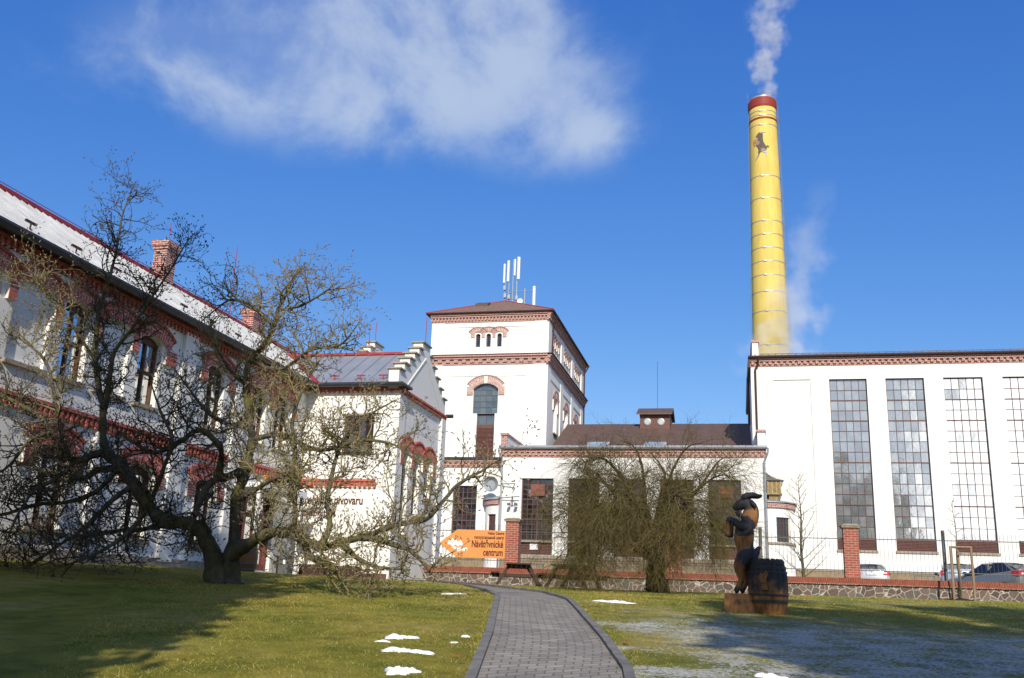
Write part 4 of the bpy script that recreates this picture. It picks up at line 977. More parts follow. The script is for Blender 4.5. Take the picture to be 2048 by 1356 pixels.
fk_ = mathn(nt, 'ADD', mathn(nt, 'MULTIPLY', mathn(nt, 'SUBTRACT', fr1, .5), 3.0), mathn(nt, 'ADD', mathn(nt, 'MULTIPLY', at.outputs['Fac'], .60), mathn(nt, 'MULTIPLY', mathn(nt, 'SUBTRACT', fr0, .5), 1.2)))
mr = nt.nodes.new('ShaderNodeMapRange'); nt.links.new(fk_, mr.inputs[0]); mr.inputs[1].default_value = .42; mr.inputs[2].default_value = .75
mk = mathn(nt, 'MULTIPLY', mr.outputs[0], mathn(nt, 'GREATER_THAN', at.outputs['Fac'], .04))
c = mixc(nt, mathn(nt, 'MULTIPLY', mk, .72), c, (.60, .60, .59))
nt.links.new(c, b.inputs['Base Color']); b.inputs['Roughness'].default_value = .95; b.inputs['Specular IOR Level'].default_value = .1
bumpn(nt, b, f3, .6, .03); M['lawn'] = m
gxs = np.concatenate([[-3000, -800, -300, -120, -60, -40, -30, -24, -20], np.arange(-17, 12.01, .2), [14, 17, 20, 25, 32, 45, 60, 120, 300, 800, 3000]])
gys = np.concatenate([[-3000, -800, -300, -120, -40, -25, -15, -8, -3], np.arange(0, 36.01, .2), [40, 46, 52, 60, 70, 90, 120, 300, 800, 3000]])
XX, YY = np.meshgrid(gxs, gys); ZZ = gz(XX, YY) + (fbm(XX, YY, .9, 3)-.5)*.05*((XX > -17) & (XX < 12) & (YY > 0) & (YY < 35))
pin = on_path(XX, YY, .1); ZZ = np.where(pin, ZZ-.06, ZZ); ZZ = np.where(YY > 36.2, np.minimum(ZZ, .45), ZZ)
ny_, nx_ = XX.shape
V = np.stack([XX, YY, ZZ], -1).reshape(-1, 3)
I = (np.arange(ny_-1)[:, None]*nx_ + np.arange(nx_-1)[None]).ravel(); F_ = np.stack([I, I+1, I+nx_+1, I+nx_], -1)
me = bpy.data.meshes.new('lawn'); me.from_pydata(V.tolist(), [], F_.tolist()); me.materials.append(M['lawn'])
a_ = me.attributes.new('frost', 'FLOAT', 'POINT'); a_.data.foreach_set('value', frost(XX, YY).ravel().astype(np.float32)*((XX > -17) & (XX < 12) & (YY > 0) & (YY < 36)).ravel())
me.polygons.foreach_set('use_smooth', [True]*len(me.polygons)); me.update()
struct_lawn = bpy.data.objects.new('lawn', me); COL.objects.link(struct_lawn); struct(struct_lawn)
# asphalt yard behind the fence
yb = MB(); ys_ = [36.0, 40, 46, 52, 58, 66, 90]; zs_ = [.48, .62, .80, .95, 1.0, 1.05, 1.05]; zf = lambda y: float(np.interp(y, ys_, zs_))
for y0_, y1_ in zip(ys_, ys_[1:]): yb.poly([(-40, y0_, zf(y0_)), (60, y0_, zf(y0_)), (60, y1_, zf(y1_)), (-40, y1_, zf(y1_))])
struct(obj('yard', yb, pmat('asphalt', (.055, .055, .057), .9, .25, 2, bump=.3, bscale=80), None, recalc=False))
# paved path
m, nt, b = newmat('concrete_pavers'); g = nt.nodes.new('ShaderNodeUVMap')
sp = nt.nodes.new('ShaderNodeSeparateXYZ'); nt.links.new(g.outputs[0], sp.inputs[0])
zig = mathn(nt, 'MULTIPLY', mathn(nt, 'PINGPONG', mathn(nt, 'ADD', sp.outputs[1], 0.), .0775), .26)
cb = nt.nodes.new('ShaderNodeCombineXYZ'); nt.links.new(mathn(nt, 'ADD', sp.outputs[0], zig), cb.inputs[0]); nt.links.new(sp.outputs[1], cb.inputs[1])
t = nt.nodes.new('ShaderNodeTexBrick'); nt.links.new(cb.outputs[0], t.inputs['Vector']); t.inputs['Scale'].default_value = 1
t.inputs['Brick Width'].default_value = .20; t.inputs['Row Height'].default_value = .155; t.inputs['Mortar Size'].default_value = .0065; t.inputs['Mortar Smooth'].default_value = .3; t.offset = .5
t.inputs['Color1'].default_value = (.34, .305, .255, 1); t.inputs['Color2'].default_value = (.23, .205, .172, 1); t.inputs['Mortar'].default_value = (.045, .04, .032, 1)
P = posn(nt); c = mixc(nt, .7, t.outputs[0], ramp(nt, noisen(nt, P, 1.6, 5), [(.3, (.7, .7, .7)), (.7, (1.15, 1.13, 1.1))]), 'MULTIPLY')
c = mixc(nt, .5, c, ramp(nt, noisen(nt, P, 120, 3), [(.3, (.7, .7, .7)), (.7, (1.2, 1.2, 1.2))]), 'MULTIPLY')
nt.links.new(c, b.inputs['Base Color']); b.inputs['Roughness'].default_value = .85; bumpn(nt, b, mathn(nt, 'SUBTRACT', 1., t.outputs['Fac']), .6, .01); M['paver'] = m
def dens(P, n=8):
    P = np.array(P); t = np.linspace(0, len(P)-1, (len(P)-1)*n+1); return np.stack([np.interp(t, range(len(P)), P[:, k]) for k in (0, 1)], -1)
LP, RP = dens(L_PATH), dens(R_PATH)
pv = MB(); uv = []; cum = 0; NC = 6
for i in range(len(LP)):
    if i: cum += np.linalg.norm((LP[i]+RP[i]-LP[i-1]-RP[i-1])/2)
    for k in range(NC+1):
        q = LP[i]+(RP[i]-LP[i])*k/NC; pv.v.append((q[0], q[1], g1(*q)+.0)); uv.append((np.linalg.norm(q-LP[i]), cum))
for i in range(len(LP)-1):
    for k in range(NC): a = i*(NC+1)+k; pv.f.append((a, a+1, a+NC+2, a+NC+1)); pv.m.append(0)
po_ = obj('path', pv, M['paver'], None, recalc=False); struct(po_)
ul = po_.data.uv_layers.new(name='UVMap')
for l in po_.data.loops: ul.data[l.index].uv = uv[l.vertex_index]
kb = MB()
for PT, s in ((LP, -1), (RP, 1)):
    for i in range(len(PT)-1):
        a, b_ = PT[i], PT[i+1]; d = (b_-a)/np.linalg.norm(b_-a); n = np.array([d[1], -d[0]])*s; w = .10
        ln = np.linalg.norm(b_-a); gap = d*.006
        q = [a+gap, b_-gap, b_-gap+n*w, a+gap+n*w]; h = .045
        kb.hexa([(p[0], p[1], g1(*p)-.15) for p in q] + [(p[0], p[1], g1(*p)+h+random.uniform(-.004, .004)) for p in q])
struct(obj('kerb', kb, pmat('kerb_concrete', (.175, .168, .155), .9, .3, 4, bump=.4, bscale=50), None))

# ------------------------------------------------------------------ boundary fence: stone base, brick coping, pillars, railings
FY = 35.5
FE = thing('boundary_fence', 'low rubble stone wall with red brick coping, brick pillars and thin dark railings', 'fence', (0, FY, .5))
m, nt, b = newmat('rubble_stone'); v = wallvec(nt)
dn = nt.nodes.new('ShaderNodeTexNoise'); dn.inputs['Scale'].default_value = 3; nt.links.new(v, dn.inputs['Vector'])
va = nt.nodes.new('ShaderNodeVectorMath'); va.operation = 'MULTIPLY_ADD'; nt.links.new(dn.outputs['Color'], va.inputs[0]); va.inputs[1].default_value = (.18, .18, 0); nt.links.new(v, va.inputs[2])
v1 = nt.nodes.new('ShaderNodeTexVoronoi'); v1.feature = 'DISTANCE_TO_EDGE'; v1.inputs['Scale'].default_value = 4.3; nt.links.new(va.outputs[0], v1.inputs['Vector'])
v2 = nt.nodes.new('ShaderNodeTexVoronoi'); v2.inputs['Scale'].default_value = 4.3; nt.links.new(va.outputs[0], v2.inputs['Vector'])
sepc = nt.nodes.new('ShaderNodeSeparateColor'); nt.links.new(v2.outputs['Color'], sepc.inputs[0])
sc_c = ramp(nt, sepc.outputs[0], [(0., (.075, .058, .05)), (.4, (.15, .10, .08)), (.7, (.11, .10, .09)), (1., (.21, .145, .115))])
sc_c = mixc(nt, .6, sc_c, ramp(nt, noisen(nt, posn(nt), 12, 5), [(.3, (.55, .55, .55)), (.7, (1.2, 1.2, 1.2))]), 'MULTIPLY')
mr = nt.nodes.new('ShaderNodeMapRange'); nt.links.new(v1.outputs['Distance'], mr.inputs[0]); mr.inputs[1].default_value = .022; mr.inputs[2].default_value = .05
c = mixc(nt, mr.outputs[0], (.42, .39, .34), sc_c); nt.links.new(c, b.inputs['Base Color']); b.inputs['Roughness'].default_value = .9
bumpn(nt, b, mr.outputs[0], .6, .02); M['rubble'] = m
fx0, fx1 = -11.45, 16.0
w_ = MB(); w_.box(WORLD, fx0, fx1, FY-.16, FY+.18, .0, .83); obj('stone_base', w_, M['rubble'], FE)
w_ = MB(); w_.box(WORLD, fx0, fx1, FY-.235, FY+.24, .834, .87, 1)
x = fx0
while x < fx1: w_.box(WORLD, x+.004, x+.071, FY-.24+random.uniform(-.004, .004), FY+.24, .838, 1.05, 0); x += .075
obj('brick_coping', w_, [pmat('coping_brick', (.24, .075, .048), .8, .25, 9), M['mortar']], FE)
PILX = (-8.1, -2.15, 3.86, 9.8)
for px_ in PILX:
    p = MB(); p.box(WORLD, px_-.245, px_+.245, FY-.235, FY+.235, 1.053, 2.74); o = obj('pillar', p, M['brick_pillar'], FE)
    c_ = MB(); c_.box(WORLD, px_-.30, px_+.30, FY-.30, FY+.30, 2.742, 2.80); c_.hexa([(px_-.33, FY-.33, 2.80), (px_+.33, FY-.33, 2.80), (px_+.33, FY+.33, 2.80), (px_-.33, FY+.33, 2.80), (px_-.2, FY-.2, 2.88), (px_+.2, FY-.2, 2.88), (px_+.2, FY+.2, 2.88), (px_-.2, FY+.2, 2.88)]); obj('pillar_cap', c_, M['sill'], o)
for px_ in (-5.15, .84, 6.85, 12.8):
    p = MB(); p.tube([(px_, FY, 1.05), (px_, FY, 2.72)], .06, 10); obj('steel_post', p, M['iron'], FE)
stops = [fx0] + sorted(list(PILX)+[-5.15, .84, 6.85, 12.8]) + [fx1]
for a, b_ in zip(stops, stops[1:]):
    da = .25 if a in PILX else .06; db_ = .25 if b_ in PILX else .06; a += da; b_ -= db_
    p = MB(); p.box(WORLD, a, b_, FY-.02, FY+.02, 2.365, 2.393); p.box(WORLD, a, b_, FY-.02, FY+.02, 1.305, 1.333)
    n = max(1, int((b_-a)/.125))
    for i in range(n): x = a+(i+.5)*(b_-a)/n; p.tube([(x, FY-.026, 1.16), (x, FY-.026, 2.62)], .0055, 4)
    obj('railing', p, M['iron'], FE)

# orange arrow sign
SG = thing('arrow_sign', 'orange arrow-shaped sign pointing left, mounted on the railing beside a brick pillar', 'sign', (-9.6, FY-.08, 1.38))
fsn = south(FY-.05)
sb = MB(); sb.prism(fsn, [(-10.95, 1.90), (-10.25, 2.42), (-8.37, 2.40), (-8.37, 1.385), (-10.25, 1.385)], 0, .05); obj('board', sb, pmat('orange_sign', (.66, .275, .085), .4, .05, 3), SG)
M['sign_txt'] = pmat('sign_lettering', (.085, .02, .018), .5, .1, 6)
text_mesh('lettering', 'Návštěvnické', .36, fsn, -8.45, 1.78, .056, M['sign_txt'], SG, 'RIGHT', .62, bold=.007)
text_mesh('lettering', 'centrum', .36, fsn, -8.45, 1.48, .056, M['sign_txt'], SG, 'RIGHT', .62, bold=.007)
text_mesh('lettering', 'Visitor Centre', .15, fsn, -8.43, 2.25, .056, M['sign_txt'], SG, 'RIGHT', .72)
text_mesh('lettering', 'экскурсионный центр', .15, fsn, -8.43, 2.09, .056, M['sign_txt'], SG, 'RIGHT', .72)
lo = MB()
for q in ([(-10.62, 1.86), (-10.56, 2.02), (-10.48, 1.98), (-10.44, 2.10), (-10.36, 2.02), (-10.30, 2.08), (-10.24, 1.97), (-10.10, 2.02), (-10.02, 1.92), (-10.0, 1.80), (-10.12, 1.84), (-10.2, 1.78), (-10.3, 1.86), (-10.42, 1.78), (-10.52, 1.86)],
          [(-10.44, 1.75), (-10.34, 1.80), (-10.22, 1.72), (-10.08, 1.77), (-9.94, 1.72), (-9.86, 1.78), (-9.82, 1.66), (-9.94, 1.62), (-10.06, 1.66), (-10.2, 1.60), (-10.32, 1.68)]): lo.prism(fsn, q, .0502, .056)
obj('emblem', lo, M['paper'], SG)

# ------------------------------------------------------------------ picnic tables, planters, bin, barrel
M['table_wood'] = pmat('dark_stained_wood', (.055, .030, .022), .65, .3, 10, sc3=(1, 6, 6), bump=.2)
def picnic(x, y, rz, label):
    t = thing('picnic_table', label, 'picnic table', (x, y, g1(x, y)), 'picnic tables in front of the stone wall', rz)
    L_ = 1.7
    p = MB()
    for i in range(5): p.box(WORLD, -.40+i*.162, -.40+i*.162+.15, -L_/2, L_/2, .70, .745)
    obj('tabletop', p, M['table_wood'], t, world=False)
    for s in (-1, 1):
        p = MB()
        for i in range(2): a = s*.76+(i-1)*.145; p.box(WORLD, a, a+.135, -L_/2, L_/2, .415, .455)
        obj('bench_seat', p, M['table_wood'], t, world=False)
    for y_ in (-.58, .58):
        for s in (-1, 1):
            p = MB(); p.hexa([(s*.72-.06, y_-.025-.03*s, 0), (s*.72+.06, y_-.025-.03*s, 0), (s*.72+.06, y_+.025-.03*s, 0), (s*.72-.06, y_+.025-.03*s, 0), (s*.30-.06, y_-.025-.03*s, .70), (s*.30+.06, y_-.025-.03*s, .70), (s*.30+.06, y_+.025-.03*s, .70), (s*.30-.06, y_+.025-.03*s, .70)])
            obj('leg', p, M['table_wood'], t, world=False)
        p = MB(); yy = y_+.085; p.box(WORLD, -.86, .86, yy-.022, yy+.022, .305, .412); p.box(WORLD, -.36, .36, yy-.022, yy+.022, .60, .698); obj('brace', p, M['table_wood'], t, world=False)
    return t
picnic(-7.0, 31.6, R(14), 'dark brown picnic table with A-shaped legs below the brick pillar and orange sign')
picnic(-5.05, 30.9, R(-14), 'dark brown picnic table half hidden behind the drooping twigs of the wide shrubby tree')
def planter(x0, x1, label):
    y = 30.9; z = g1(x0, y); t = thing('planter_box', label, 'planter', ((x0+x1)/2, y, z), 'wooden boxes under the wall lettering')
    p = MB()
    for i in range(3): p.box(WORLD, x0, x1, y-.25, y-.22, z+i*.13, z+i*.13+.12); p.box(WORLD, x0, x1, y+.22, y+.25, z+i*.13, z+i*.13+.12)
    p.box(WORLD, x0, x0+.03, y-.22, y+.22, z, z+.38); p.box(WORLD, x1-.03, x1, y-.22, y+.22, z, z+.38); obj('boards', p, M['table_wood'], t)
    p = MB(); p.box(WORLD, x0+.031, x1-.031, y-.219, y+.219, z+.02, z+.34); obj('soil', p, pmat('soil', (.03, .02, .015), .95, .3, 12), t)
planter(-14.35, -13.45, 'left of two dark wooden planter boxes below the wall lettering')
planter(-13.2, -12.3, 'right of two dark wooden planter boxes below the wall lettering')
z = g1(-14.2, 29.5)
BN = thing('metal_cabinet', 'dark grey metal cabinet with a small white label beside the entrance', 'cabinet', (-14.6, 29.95, z))
p = MB(); p.box(WORLD, -14.85, -14.45, 29.98, 30.4, z, z+.62); obj('body', p, M['iron'], BN)
p = MB(); p.box(WORLD, -14.62, -14.54, 29.974, 29.979, z+.35, z+.5); obj('sticker', p, M['paper'], BN)
z = g1(-14.2, 27.0)
BR = thing('wooden_barrel', 'small brown wooden barrel standing beside the entrance doors', 'barrel', (-14.2, 26.6, z))
M['oak'] = pmat('barrel_oak', (.20, .095, .035), .6, .3, 8, sc3=(6, 6, .6))
p = MB(); p.lathe((-14.2, 26.6, z), [(.30, 0), (.35, .2), (.37, .42), (.35, .64), (.30, .85), (.27, .85), (.27, .8)], 24); obj('staves', p, M['oak'], BR, smooth=True)
p = MB()
for h, r in ((.08, .335), (.25, .37), (.58, .37), (.76, .335)): p.lathe((-14.2, 26.6, z), [(r-.03, h-.025), (r+.003, h-.025), (r+.003, h+.025), (r-.03, h+.025)], 24)
obj('hoop', p, M['iron'], BR)

# ------------------------------------------------------------------ cars in the yard
def car(x, y, rz, label, paint):
    t = thing('parked_car', label, 'car', (x, y, zf(y)), 'cars parked in the yard', rz)
    # local: +Y is forward, rear at y=0
    prof = [  # y, half width, z low, z shoulder, half width top
        (0.0, .72, .42, 1.08), (.05, .82, .34, 1.14), (.26, .88, .24, 1.17), (1.0, .90, .20, 1.08), (2.2, .90, .20, .95), (3.2, .90, .20, .90), (3.9, .88, .22, .82), (4.4, .78, .28, .70), (4.6, .60, .38, .60)]
    p = MB(); n = 12; rings = []
    for yy, hw, z0, z1 in prof:
        c = []
        for k in range(n*2):
            a = 2*math.pi*k/(n*2); ca, sa = math.cos(a), math.sin(a); e = .38
            c.append((hw*math.copysign(abs(ca)**e, ca), yy, (z0+z1)/2 + (z1-z0)/2*math.copysign(abs(sa)**e, sa)))
        rings.append(c)
    for c in rings: p.v += c
    N = n*2
    for i in range(len(rings)-1):
        for k in range(N): p.f.append((i*N+k, i*N+(k+1) % N, (i+1)*N+(k+1) % N, (i+1)*N+k)); p.m.append(0)
    p.f += [tuple(range(N-1, -1, -1)), tuple(range((len(rings)-1)*N, len(rings)*N))]; p.m += [0, 0]
    body = obj('body', p, paint, t, world=False, smooth=True)
    # cabin: roof + pillars (paint) and glass
    def cab(inset, zt, m_):
        q = MB(); sec = [(.38, .74, .91), (.95, .56, zt-.05), (1.55, .58, zt), (2.3, .56, zt-.04), (3.25, .74, .90)]
        v = []
        for yy, hw, z in sec: v.append(((-hw+inset), yy, z)); v.append(((hw-inset), yy, z))
        base = [(-.80+inset, .36, .88), (.80-inset, .36, .88), (.82-inset, 3.3, .86), (-.82+inset, 3.3, .86)]
        return q, sec
    zt = 1.46
    roof = [(.92, .57, zt-.04), (1.1, .59, zt), (1.7, .60, zt+.01), (2.25, .57, zt-.03)]
    q = MB()
    for i, (yy, hw, z) in enumerate(roof): q.v += [(-hw, yy, z-.03), (-hw*.9, yy, z), (0, yy, z+.025), (hw*.9, yy, z), (hw, yy, z-.03)]
    for i in range(3):
        for k in range(4): q.f.append((i*5+k, i*5+k+1, (i+1)*5+k+1, (i+1)*5+k)); q.m.append(0)
    for s in (-1, 1):
        q.hexa([(s*.79, .24, 1.06), (s*.69, .24, 1.06), (s*.70, .40, 1.06), (s*.80, .40, 1.06), (s*.57, .92, zt-.07), (s*.50, .92, zt-.05), (s*.52, 1.02, zt-.05), (s*.59, 1.02, zt-.07)])
        q.hexa([(s*.80, 3.2, .86), (s*.72, 3.3, .86), (s*.74, 3.2, .86), (s*.82, 3.1, .86), (s*.57, 2.25, zt-.07), (s*.5, 2.3, zt-.05), (s*.5, 2.22, zt-.05), (s*.58, 2.17, zt-.07)])
        q.box(WORLD, s*.70-.03, s*.70+.03, 1.72, 1.80, .88, zt-.06)
    obj('roof', q, paint, t, world=False, smooth=False)
    g = MB(); g.poly([(-.72, .25, 1.165), (.72, .25, 1.165), (.53, .98, zt-.03), (-.53, .98, zt-.03)]); wnd = obj('rear_window', g, M['car_glass'], t, world=False, recalc=False)
    g = MB(); g.poly([(.76, 3.24, .88), (-.76, 3.24, .88), (-.53, 2.27, zt-.06), (.53, 2.27, zt-.06)]); obj('windscreen', g, M['car_glass'], t, world=False, recalc=False)
    for s in (-1, 1):
        g = MB(); g.poly([(s*.79, .40, 1.07), (s*.80, 3.1, .88), (s*.575, 2.2, zt-.06), (s*.585, 1.0, zt-.06)]); obj('side_window', g, M['car_glass'], t, world=False, recalc=False)
        l = MB(); l.hexa([(s*.875, .02, .86), (s*.54, -.035, .86), (s*.54, .1, .86), (s*.90, .34, .88), (s*.85, .02, 1.08), (s*.58, -.02, 1.08), (s*.58, .1, 1.08), (s*.885, .36, 1.08)]); lo_ = obj('tail_light', l, M['tail_red'], t, world=False)
        l = MB(); l.box(WORLD, s*.66-.08, s*.66+.08, -.045, 0.0, .93, 1.0); obj('lens', l, M['paper'], lo_, world=False)
        mi = MB(); mi.hexa([(s*.92, 2.75, .92), (s*1.06, 2.75, .94), (s*1.04, 2.9, .94), (s*.92, 2.9, .92), (s*.92, 2.75, 1.05), (s*1.06, 2.75, 1.05), (s*1.04, 2.9, 1.05), (s*.92, 2.9, 1.05)]); mi.box(WORLD, s*.84-.06, s*.84+.1, 2.8, 2.86, .9, .96); obj('wing_mirror', mi, M['black'], t, world=False)
        for yy in (.82, 3.72):
            w = MB(); w.lathe((s*.90-(.10 if s > 0 else -.10), yy, .31), [(.20, -.10), (.30, -.10), (.315, -.05), (.315, .05), (.30, .10), (.20, .10)], 20, axis='x'); wo2 = obj('wheel', w, M['black'], t, world=False)
            w = MB(); w.lathe((s*.90-(.10 if s > 0 else -.10), yy, .31), [(.04, -.085), (.20, -.07), (.20, .07), (.04, .085)], 16, axis='x'); obj('rim', w, M['galv'], wo2, world=False)
    q = MB(); q.box(WORLD, -.26, .26, -.045, -.02, .85, .96); obj('number_plate', q, M['plate'], t, world=False)
    q = MB(); q.hexa([(-.84, -.05, .32), (.84, -.05, .32), (.88, .3, .26), (-.88, .3, .26), (-.84, -.06, .54), (.84, -.06, .54), (.88, .3, .54), (-.88, .3, .54)]); obj('bumper', q, paint, t, world=False)
    q = MB(); q.lathe((0, -.02, 1.04), [(.045, -.02), (.05, -.01), (.045, 0)], 12, axis='y'); obj('badge', q, M['galv'], t, world=False)
    return t
M['car_glass'] = pmat('car_glass', (.012, .014, .015), .05, .1, 3, spec=.9)
M['tail_red'] = pmat('tail_light_red', (.45, .012, .015), .2, .1, 6, spec=.6)
M['plate'] = pmat('number_plate', (.62, .64, .66), .5, .06, 30)
silver = pmat('silver_paint', (.52, .545, .58), .28, .05, 2, metal=.35, spec=.6, coat=.6)
blue_s = pmat('pale_blue_silver_paint', (.40, .46, .55), .28, .05, 2, metal=.35, spec=.6, coat=.6)
grey_p = pmat('dark_grey_green_paint', (.19, .21, .205), .28, .05, 2, metal=.3, spec=.6, coat=.6)
car(6.95, 54.8, R(-5), 'silver hatchback seen from behind, just right of the brick pillar at the fence', silver)
car(10.35, 50.3, R(-9), 'pale blue silver saloon seen from behind, right of the staked young tree', blue_s)
car(12.5, 46.4, R(34), 'dark grey-green car at the right edge, seen from its left rear corner', grey_p)

# ------------------------------------------------------------------ carved goat statue on a plinth with a barrel
SX, SY = 0.30, 18.3; sz = g1(SX, SY)
GS = thing('goat_statue', 'carved wooden goat rearing on a log plinth against a big dark barrel', 'statue', (SX, SY, sz))
def skin(name, verts, edges, mat, parent, sub=2):
    me = bpy.data.meshes.new(name); base = wloc(parent)
    me.from_pydata([tuple(Vector(v[:3])-base) for v in verts], edges, []); o = bpy.data.objects.new(name, me); COL.objects.link(o)
    md = o.modifiers.new('s', 'SKIN'); md.use_smooth_shade = True
    for i, v in enumerate(verts): me.skin_vertices[0].data[i].radius = (v[3], v[3]*(v[4] if len(v) > 4 else 1))
    me.skin_vertices[0].data[0].use_root = True
    sm = o.modifiers.new('u', 'SUBSURF'); sm.levels = sub; sm.render_levels = sub
    dg = bpy.context.evaluated_depsgraph_get(); m2 = bpy.data.meshes.new_from_object(o.evaluated_get(dg))
    o.modifiers.clear(); o.data = m2; m2.name = name; m2.materials.clear(); m2.materials.append(mat)
    m2.polygons.foreach_set('use_smooth', [True]*len(m2.polygons))
    o.parent = parent
    return o
m, nt, b = newmat('carved_wood'); at = nt.nodes.new('ShaderNodeAttribute'); at.attribute_name = 'char'; P = posn(nt)
f = noisen(nt, P, 14, 5, .65, (1, 1, .16)); f2 = noisen(nt, P, 6, 4)
g_ = ramp(nt, f, [(.28, (.10, .042, .014)), (.5, (.25, .112, .030)), (.75, (.37, .185, .052))])
d_ = ramp(nt, f, [(.3, (.010, .010, .012)), (.6, (.030, .030, .034)), (.85, (.085, .065, .05))])
k = mathn(nt, 'ADD', at.outputs['Fac'], mathn(nt, 'MULTIPLY', mathn(nt, 'SUBTRACT', f2, .5), .9)); mr = nt.nodes.new('ShaderNodeMapRange'); nt.links.new(k, mr.inputs[0]); mr.inputs[1].default_value = .35; mr.inputs[2].default_value = .65
nt.links.new(mixc(nt, mr.outputs[0], g_, d_), b.inputs['Base Color']); b.inputs['Roughness'].default_value = .72; bumpn(nt, b, f, .9, .025); M['carved'] = m
GV = [(.20, 0, .86, .20), (.15, 0, 1.02, .165), (.12, 0, 1.17, .20), (.14, 0, 1.32, .21), (.22, 0, 1.44, .205), (.285, 0, 1.60, .175), (.28, 0, 1.76, .160), (.19, 0, 1.83, .140), (.085, 0, 1.79, .112), (.0, 0, 1.735, .068), (-.035, 0, 1.705, .055)]
GE = [(i, i+1) for i in range(10)]; CHR = [.2, .0, -.2, -.2, .25, .0, .5, 1, .95, .9, 1]
def chain(root, pts, ch):
    for p, c in zip(pts, ch): GV.append(p); CHR.append(c); GE.append((root, len(GV)-1)); root = len(GV)-1
for s in (-1, 1):
    dx = .0 if s < 0 else .05
    chain(3, [(.18+dx, s*.15, 1.40, .105), (.085+dx, s*.175, 1.385, .085), (-.02+dx, s*.16, 1.47, .072), (-.115+dx, s*.12, 1.535, .062), (-.135+dx, s*.11, 1.40, .052), (-.14+dx, s*.11, 1.27, .050), (-.15+dx, s*.11, 1.19, .058)], [.9, .95, 1, .95, .3, .15, .9])
    chain(0, [(.15+dx*2, s*.13, .80, .165), (.03+dx*2, s*.14, .69, .125), (.06+dx*2, s*.13, .56, .085), (.085+dx*2, s*.13, .46, .062), (.03+dx*2, s*.13, .34, .052), (-.01+dx*2, s*.13, .25, .055), (-.05+dx*2, s*.13, .235, .05)], [.8, .35, .1, .1, .3, .8, .9])
chain(0, [(.35, 0, .93, .07), (.41, 0, 1.03, .045), (.44, 0, 1.0, .03)], [1, 1, 1])
bs = [(SX-.30+x, SY+y, z+.01, r) for x, y, z, r in GV]
off = (0.30-.30)
body = skin('body', bs, GE, M['carved'], GS)
pv_ = np.array([(v[0], v[1], v[2]) for v in bs]); base = np.array(wloc(GS)); co = np.zeros(len(body.data.vertices)*3); body.data.vertices.foreach_get('co', co); co = co.reshape(-1, 3)+base
D_ = np.linalg.norm(co[:, None]-pv_[None], axis=2); Wt = np.exp(-(D_/.09)**2)+1e-9; ch_ = (Wt*np.array(CHR)).sum(1)/Wt.sum(1)
ch_ = np.where((co[:, 0] > SX+.06) & (co[:, 2] > 1.35) & (co[:, 2] < 1.9) & (co[:, 0] > SX-.30+.41), .9, ch_)
at_ = body.data.attributes.new('char', 'FLOAT', 'POINT'); at_.data.foreach_set('value', ch_.astype(np.float32))
def setchar(o, v): a = o.data.attributes.new('char', 'FLOAT', 'POINT'); a.data.foreach_set('value', np.full(len(o.data.vertices), v, np.float32)); return o
q0 = SX-.30
for s in (-1, 1):
    h = MB(); h.tube([(q0+.14, SY+s*.06, 1.91), (q0+.22, SY+s*.075, 1.965), (q0+.33, SY+s*.095, 1.975), (q0+.42, SY+s*.115, 1.955), (q0+.49, SY+s*.13, 1.965)], [.058, .058, .050, .034, .008], 8); setchar(obj('horn', h, M['carved'], GS, smooth=True), 1)
    h = MB(); h.tube([(q0+.27, SY+s*.10, 1.83), (q0+.33, SY+s*.17, 1.80), (q0+.37, SY+s*.20, 1.73)], [.03, .04, .01], 7); setchar(obj('ear', h, M['carved'], GS, smooth=True), .8)
    h = MB(); h.lathe((q0+.13, SY+s*.095, 1.83), [(.0, -.02), (.018, -.01), (.018, .01), (.0, .02)], 8, axis='y'); setchar(obj('eye', h, M['carved'], GS), -.4)
h = MB(); h.tube([(q0+.03, SY, 1.68), (q0+.055, SY, 1.62), (q0+.075, SY, 1.57)], [.045, .04, .01], 7); setchar(obj('beard', h, M['carved'], GS, smooth=True), 1)
h = MB(); h.hexa([(q0-.24, SY-.30, sz-.1), (q0+.42, SY-.33, sz-.1), (q0+.42, SY+.33, sz-.1), (q0-.24, SY+.30, sz-.1), (q0-.22, SY-.28, .215), (q0+.42, SY-.30, .20), (q0+.42, SY+.30, .22), (q0-.23, SY+.28, .21)])
pl_ = setchar(obj('plinth', h, M['carved'], GS), .42)
text_mesh('carved_letters', 'VK', .11, south(SY-.315), q0-.05, .05, .010, M['brown_pipe'], pl_, sx=.8, depth=.004, bold=0.)
bc = (q0+.535, SY-.12, sz-.02); bp = [(.285, 0), (.32, .12), (.345, .28), (.352, .48), (.345, .66), (.315, .82), (.275, .955)]
h = MB(); n = 18
for i in range(n):                            # staves
    a0, a1 = 2*math.pi*(i+.03)/n, 2*math.pi*(i+.97)/n; am = (a0+a1)/2; b0 = len(h.v)
    for r, z in bp:
        for a, rr in ((a0, r-.006), (am, r), (a1, r-.006)): h.v.append((bc[0]+rr*math.cos(a), bc[1]+rr*math.sin(a), bc[2]+z))
    for k in range(len(bp)-1):
        for j in range(2): h.f.append((b0+k*3+j, b0+k*3+j+1, b0+(k+1)*3+j+1, b0+(k+1)*3+j)); h.m.append(0)
h.lathe(bc, [(r-.014, z) for r, z in bp[:-1]] + [(.26, .93), (.001, .93)], 36)
BA = obj('barrel', h, M['carved'], GS, recalc=False)
co = np.zeros(len(BA.data.vertices)*3); BA.data.vertices.foreach_get('co', co); co = co.reshape(-1, 3); zz_ = co[:, 2]+base[2]
at_ = BA.data.attributes.new('char', 'FLOAT', 'POINT'); at_.data.foreach_set('value', np.clip(.35+(zz_-.15)*.95, .25, 1).astype(np.float32))
h = MB()
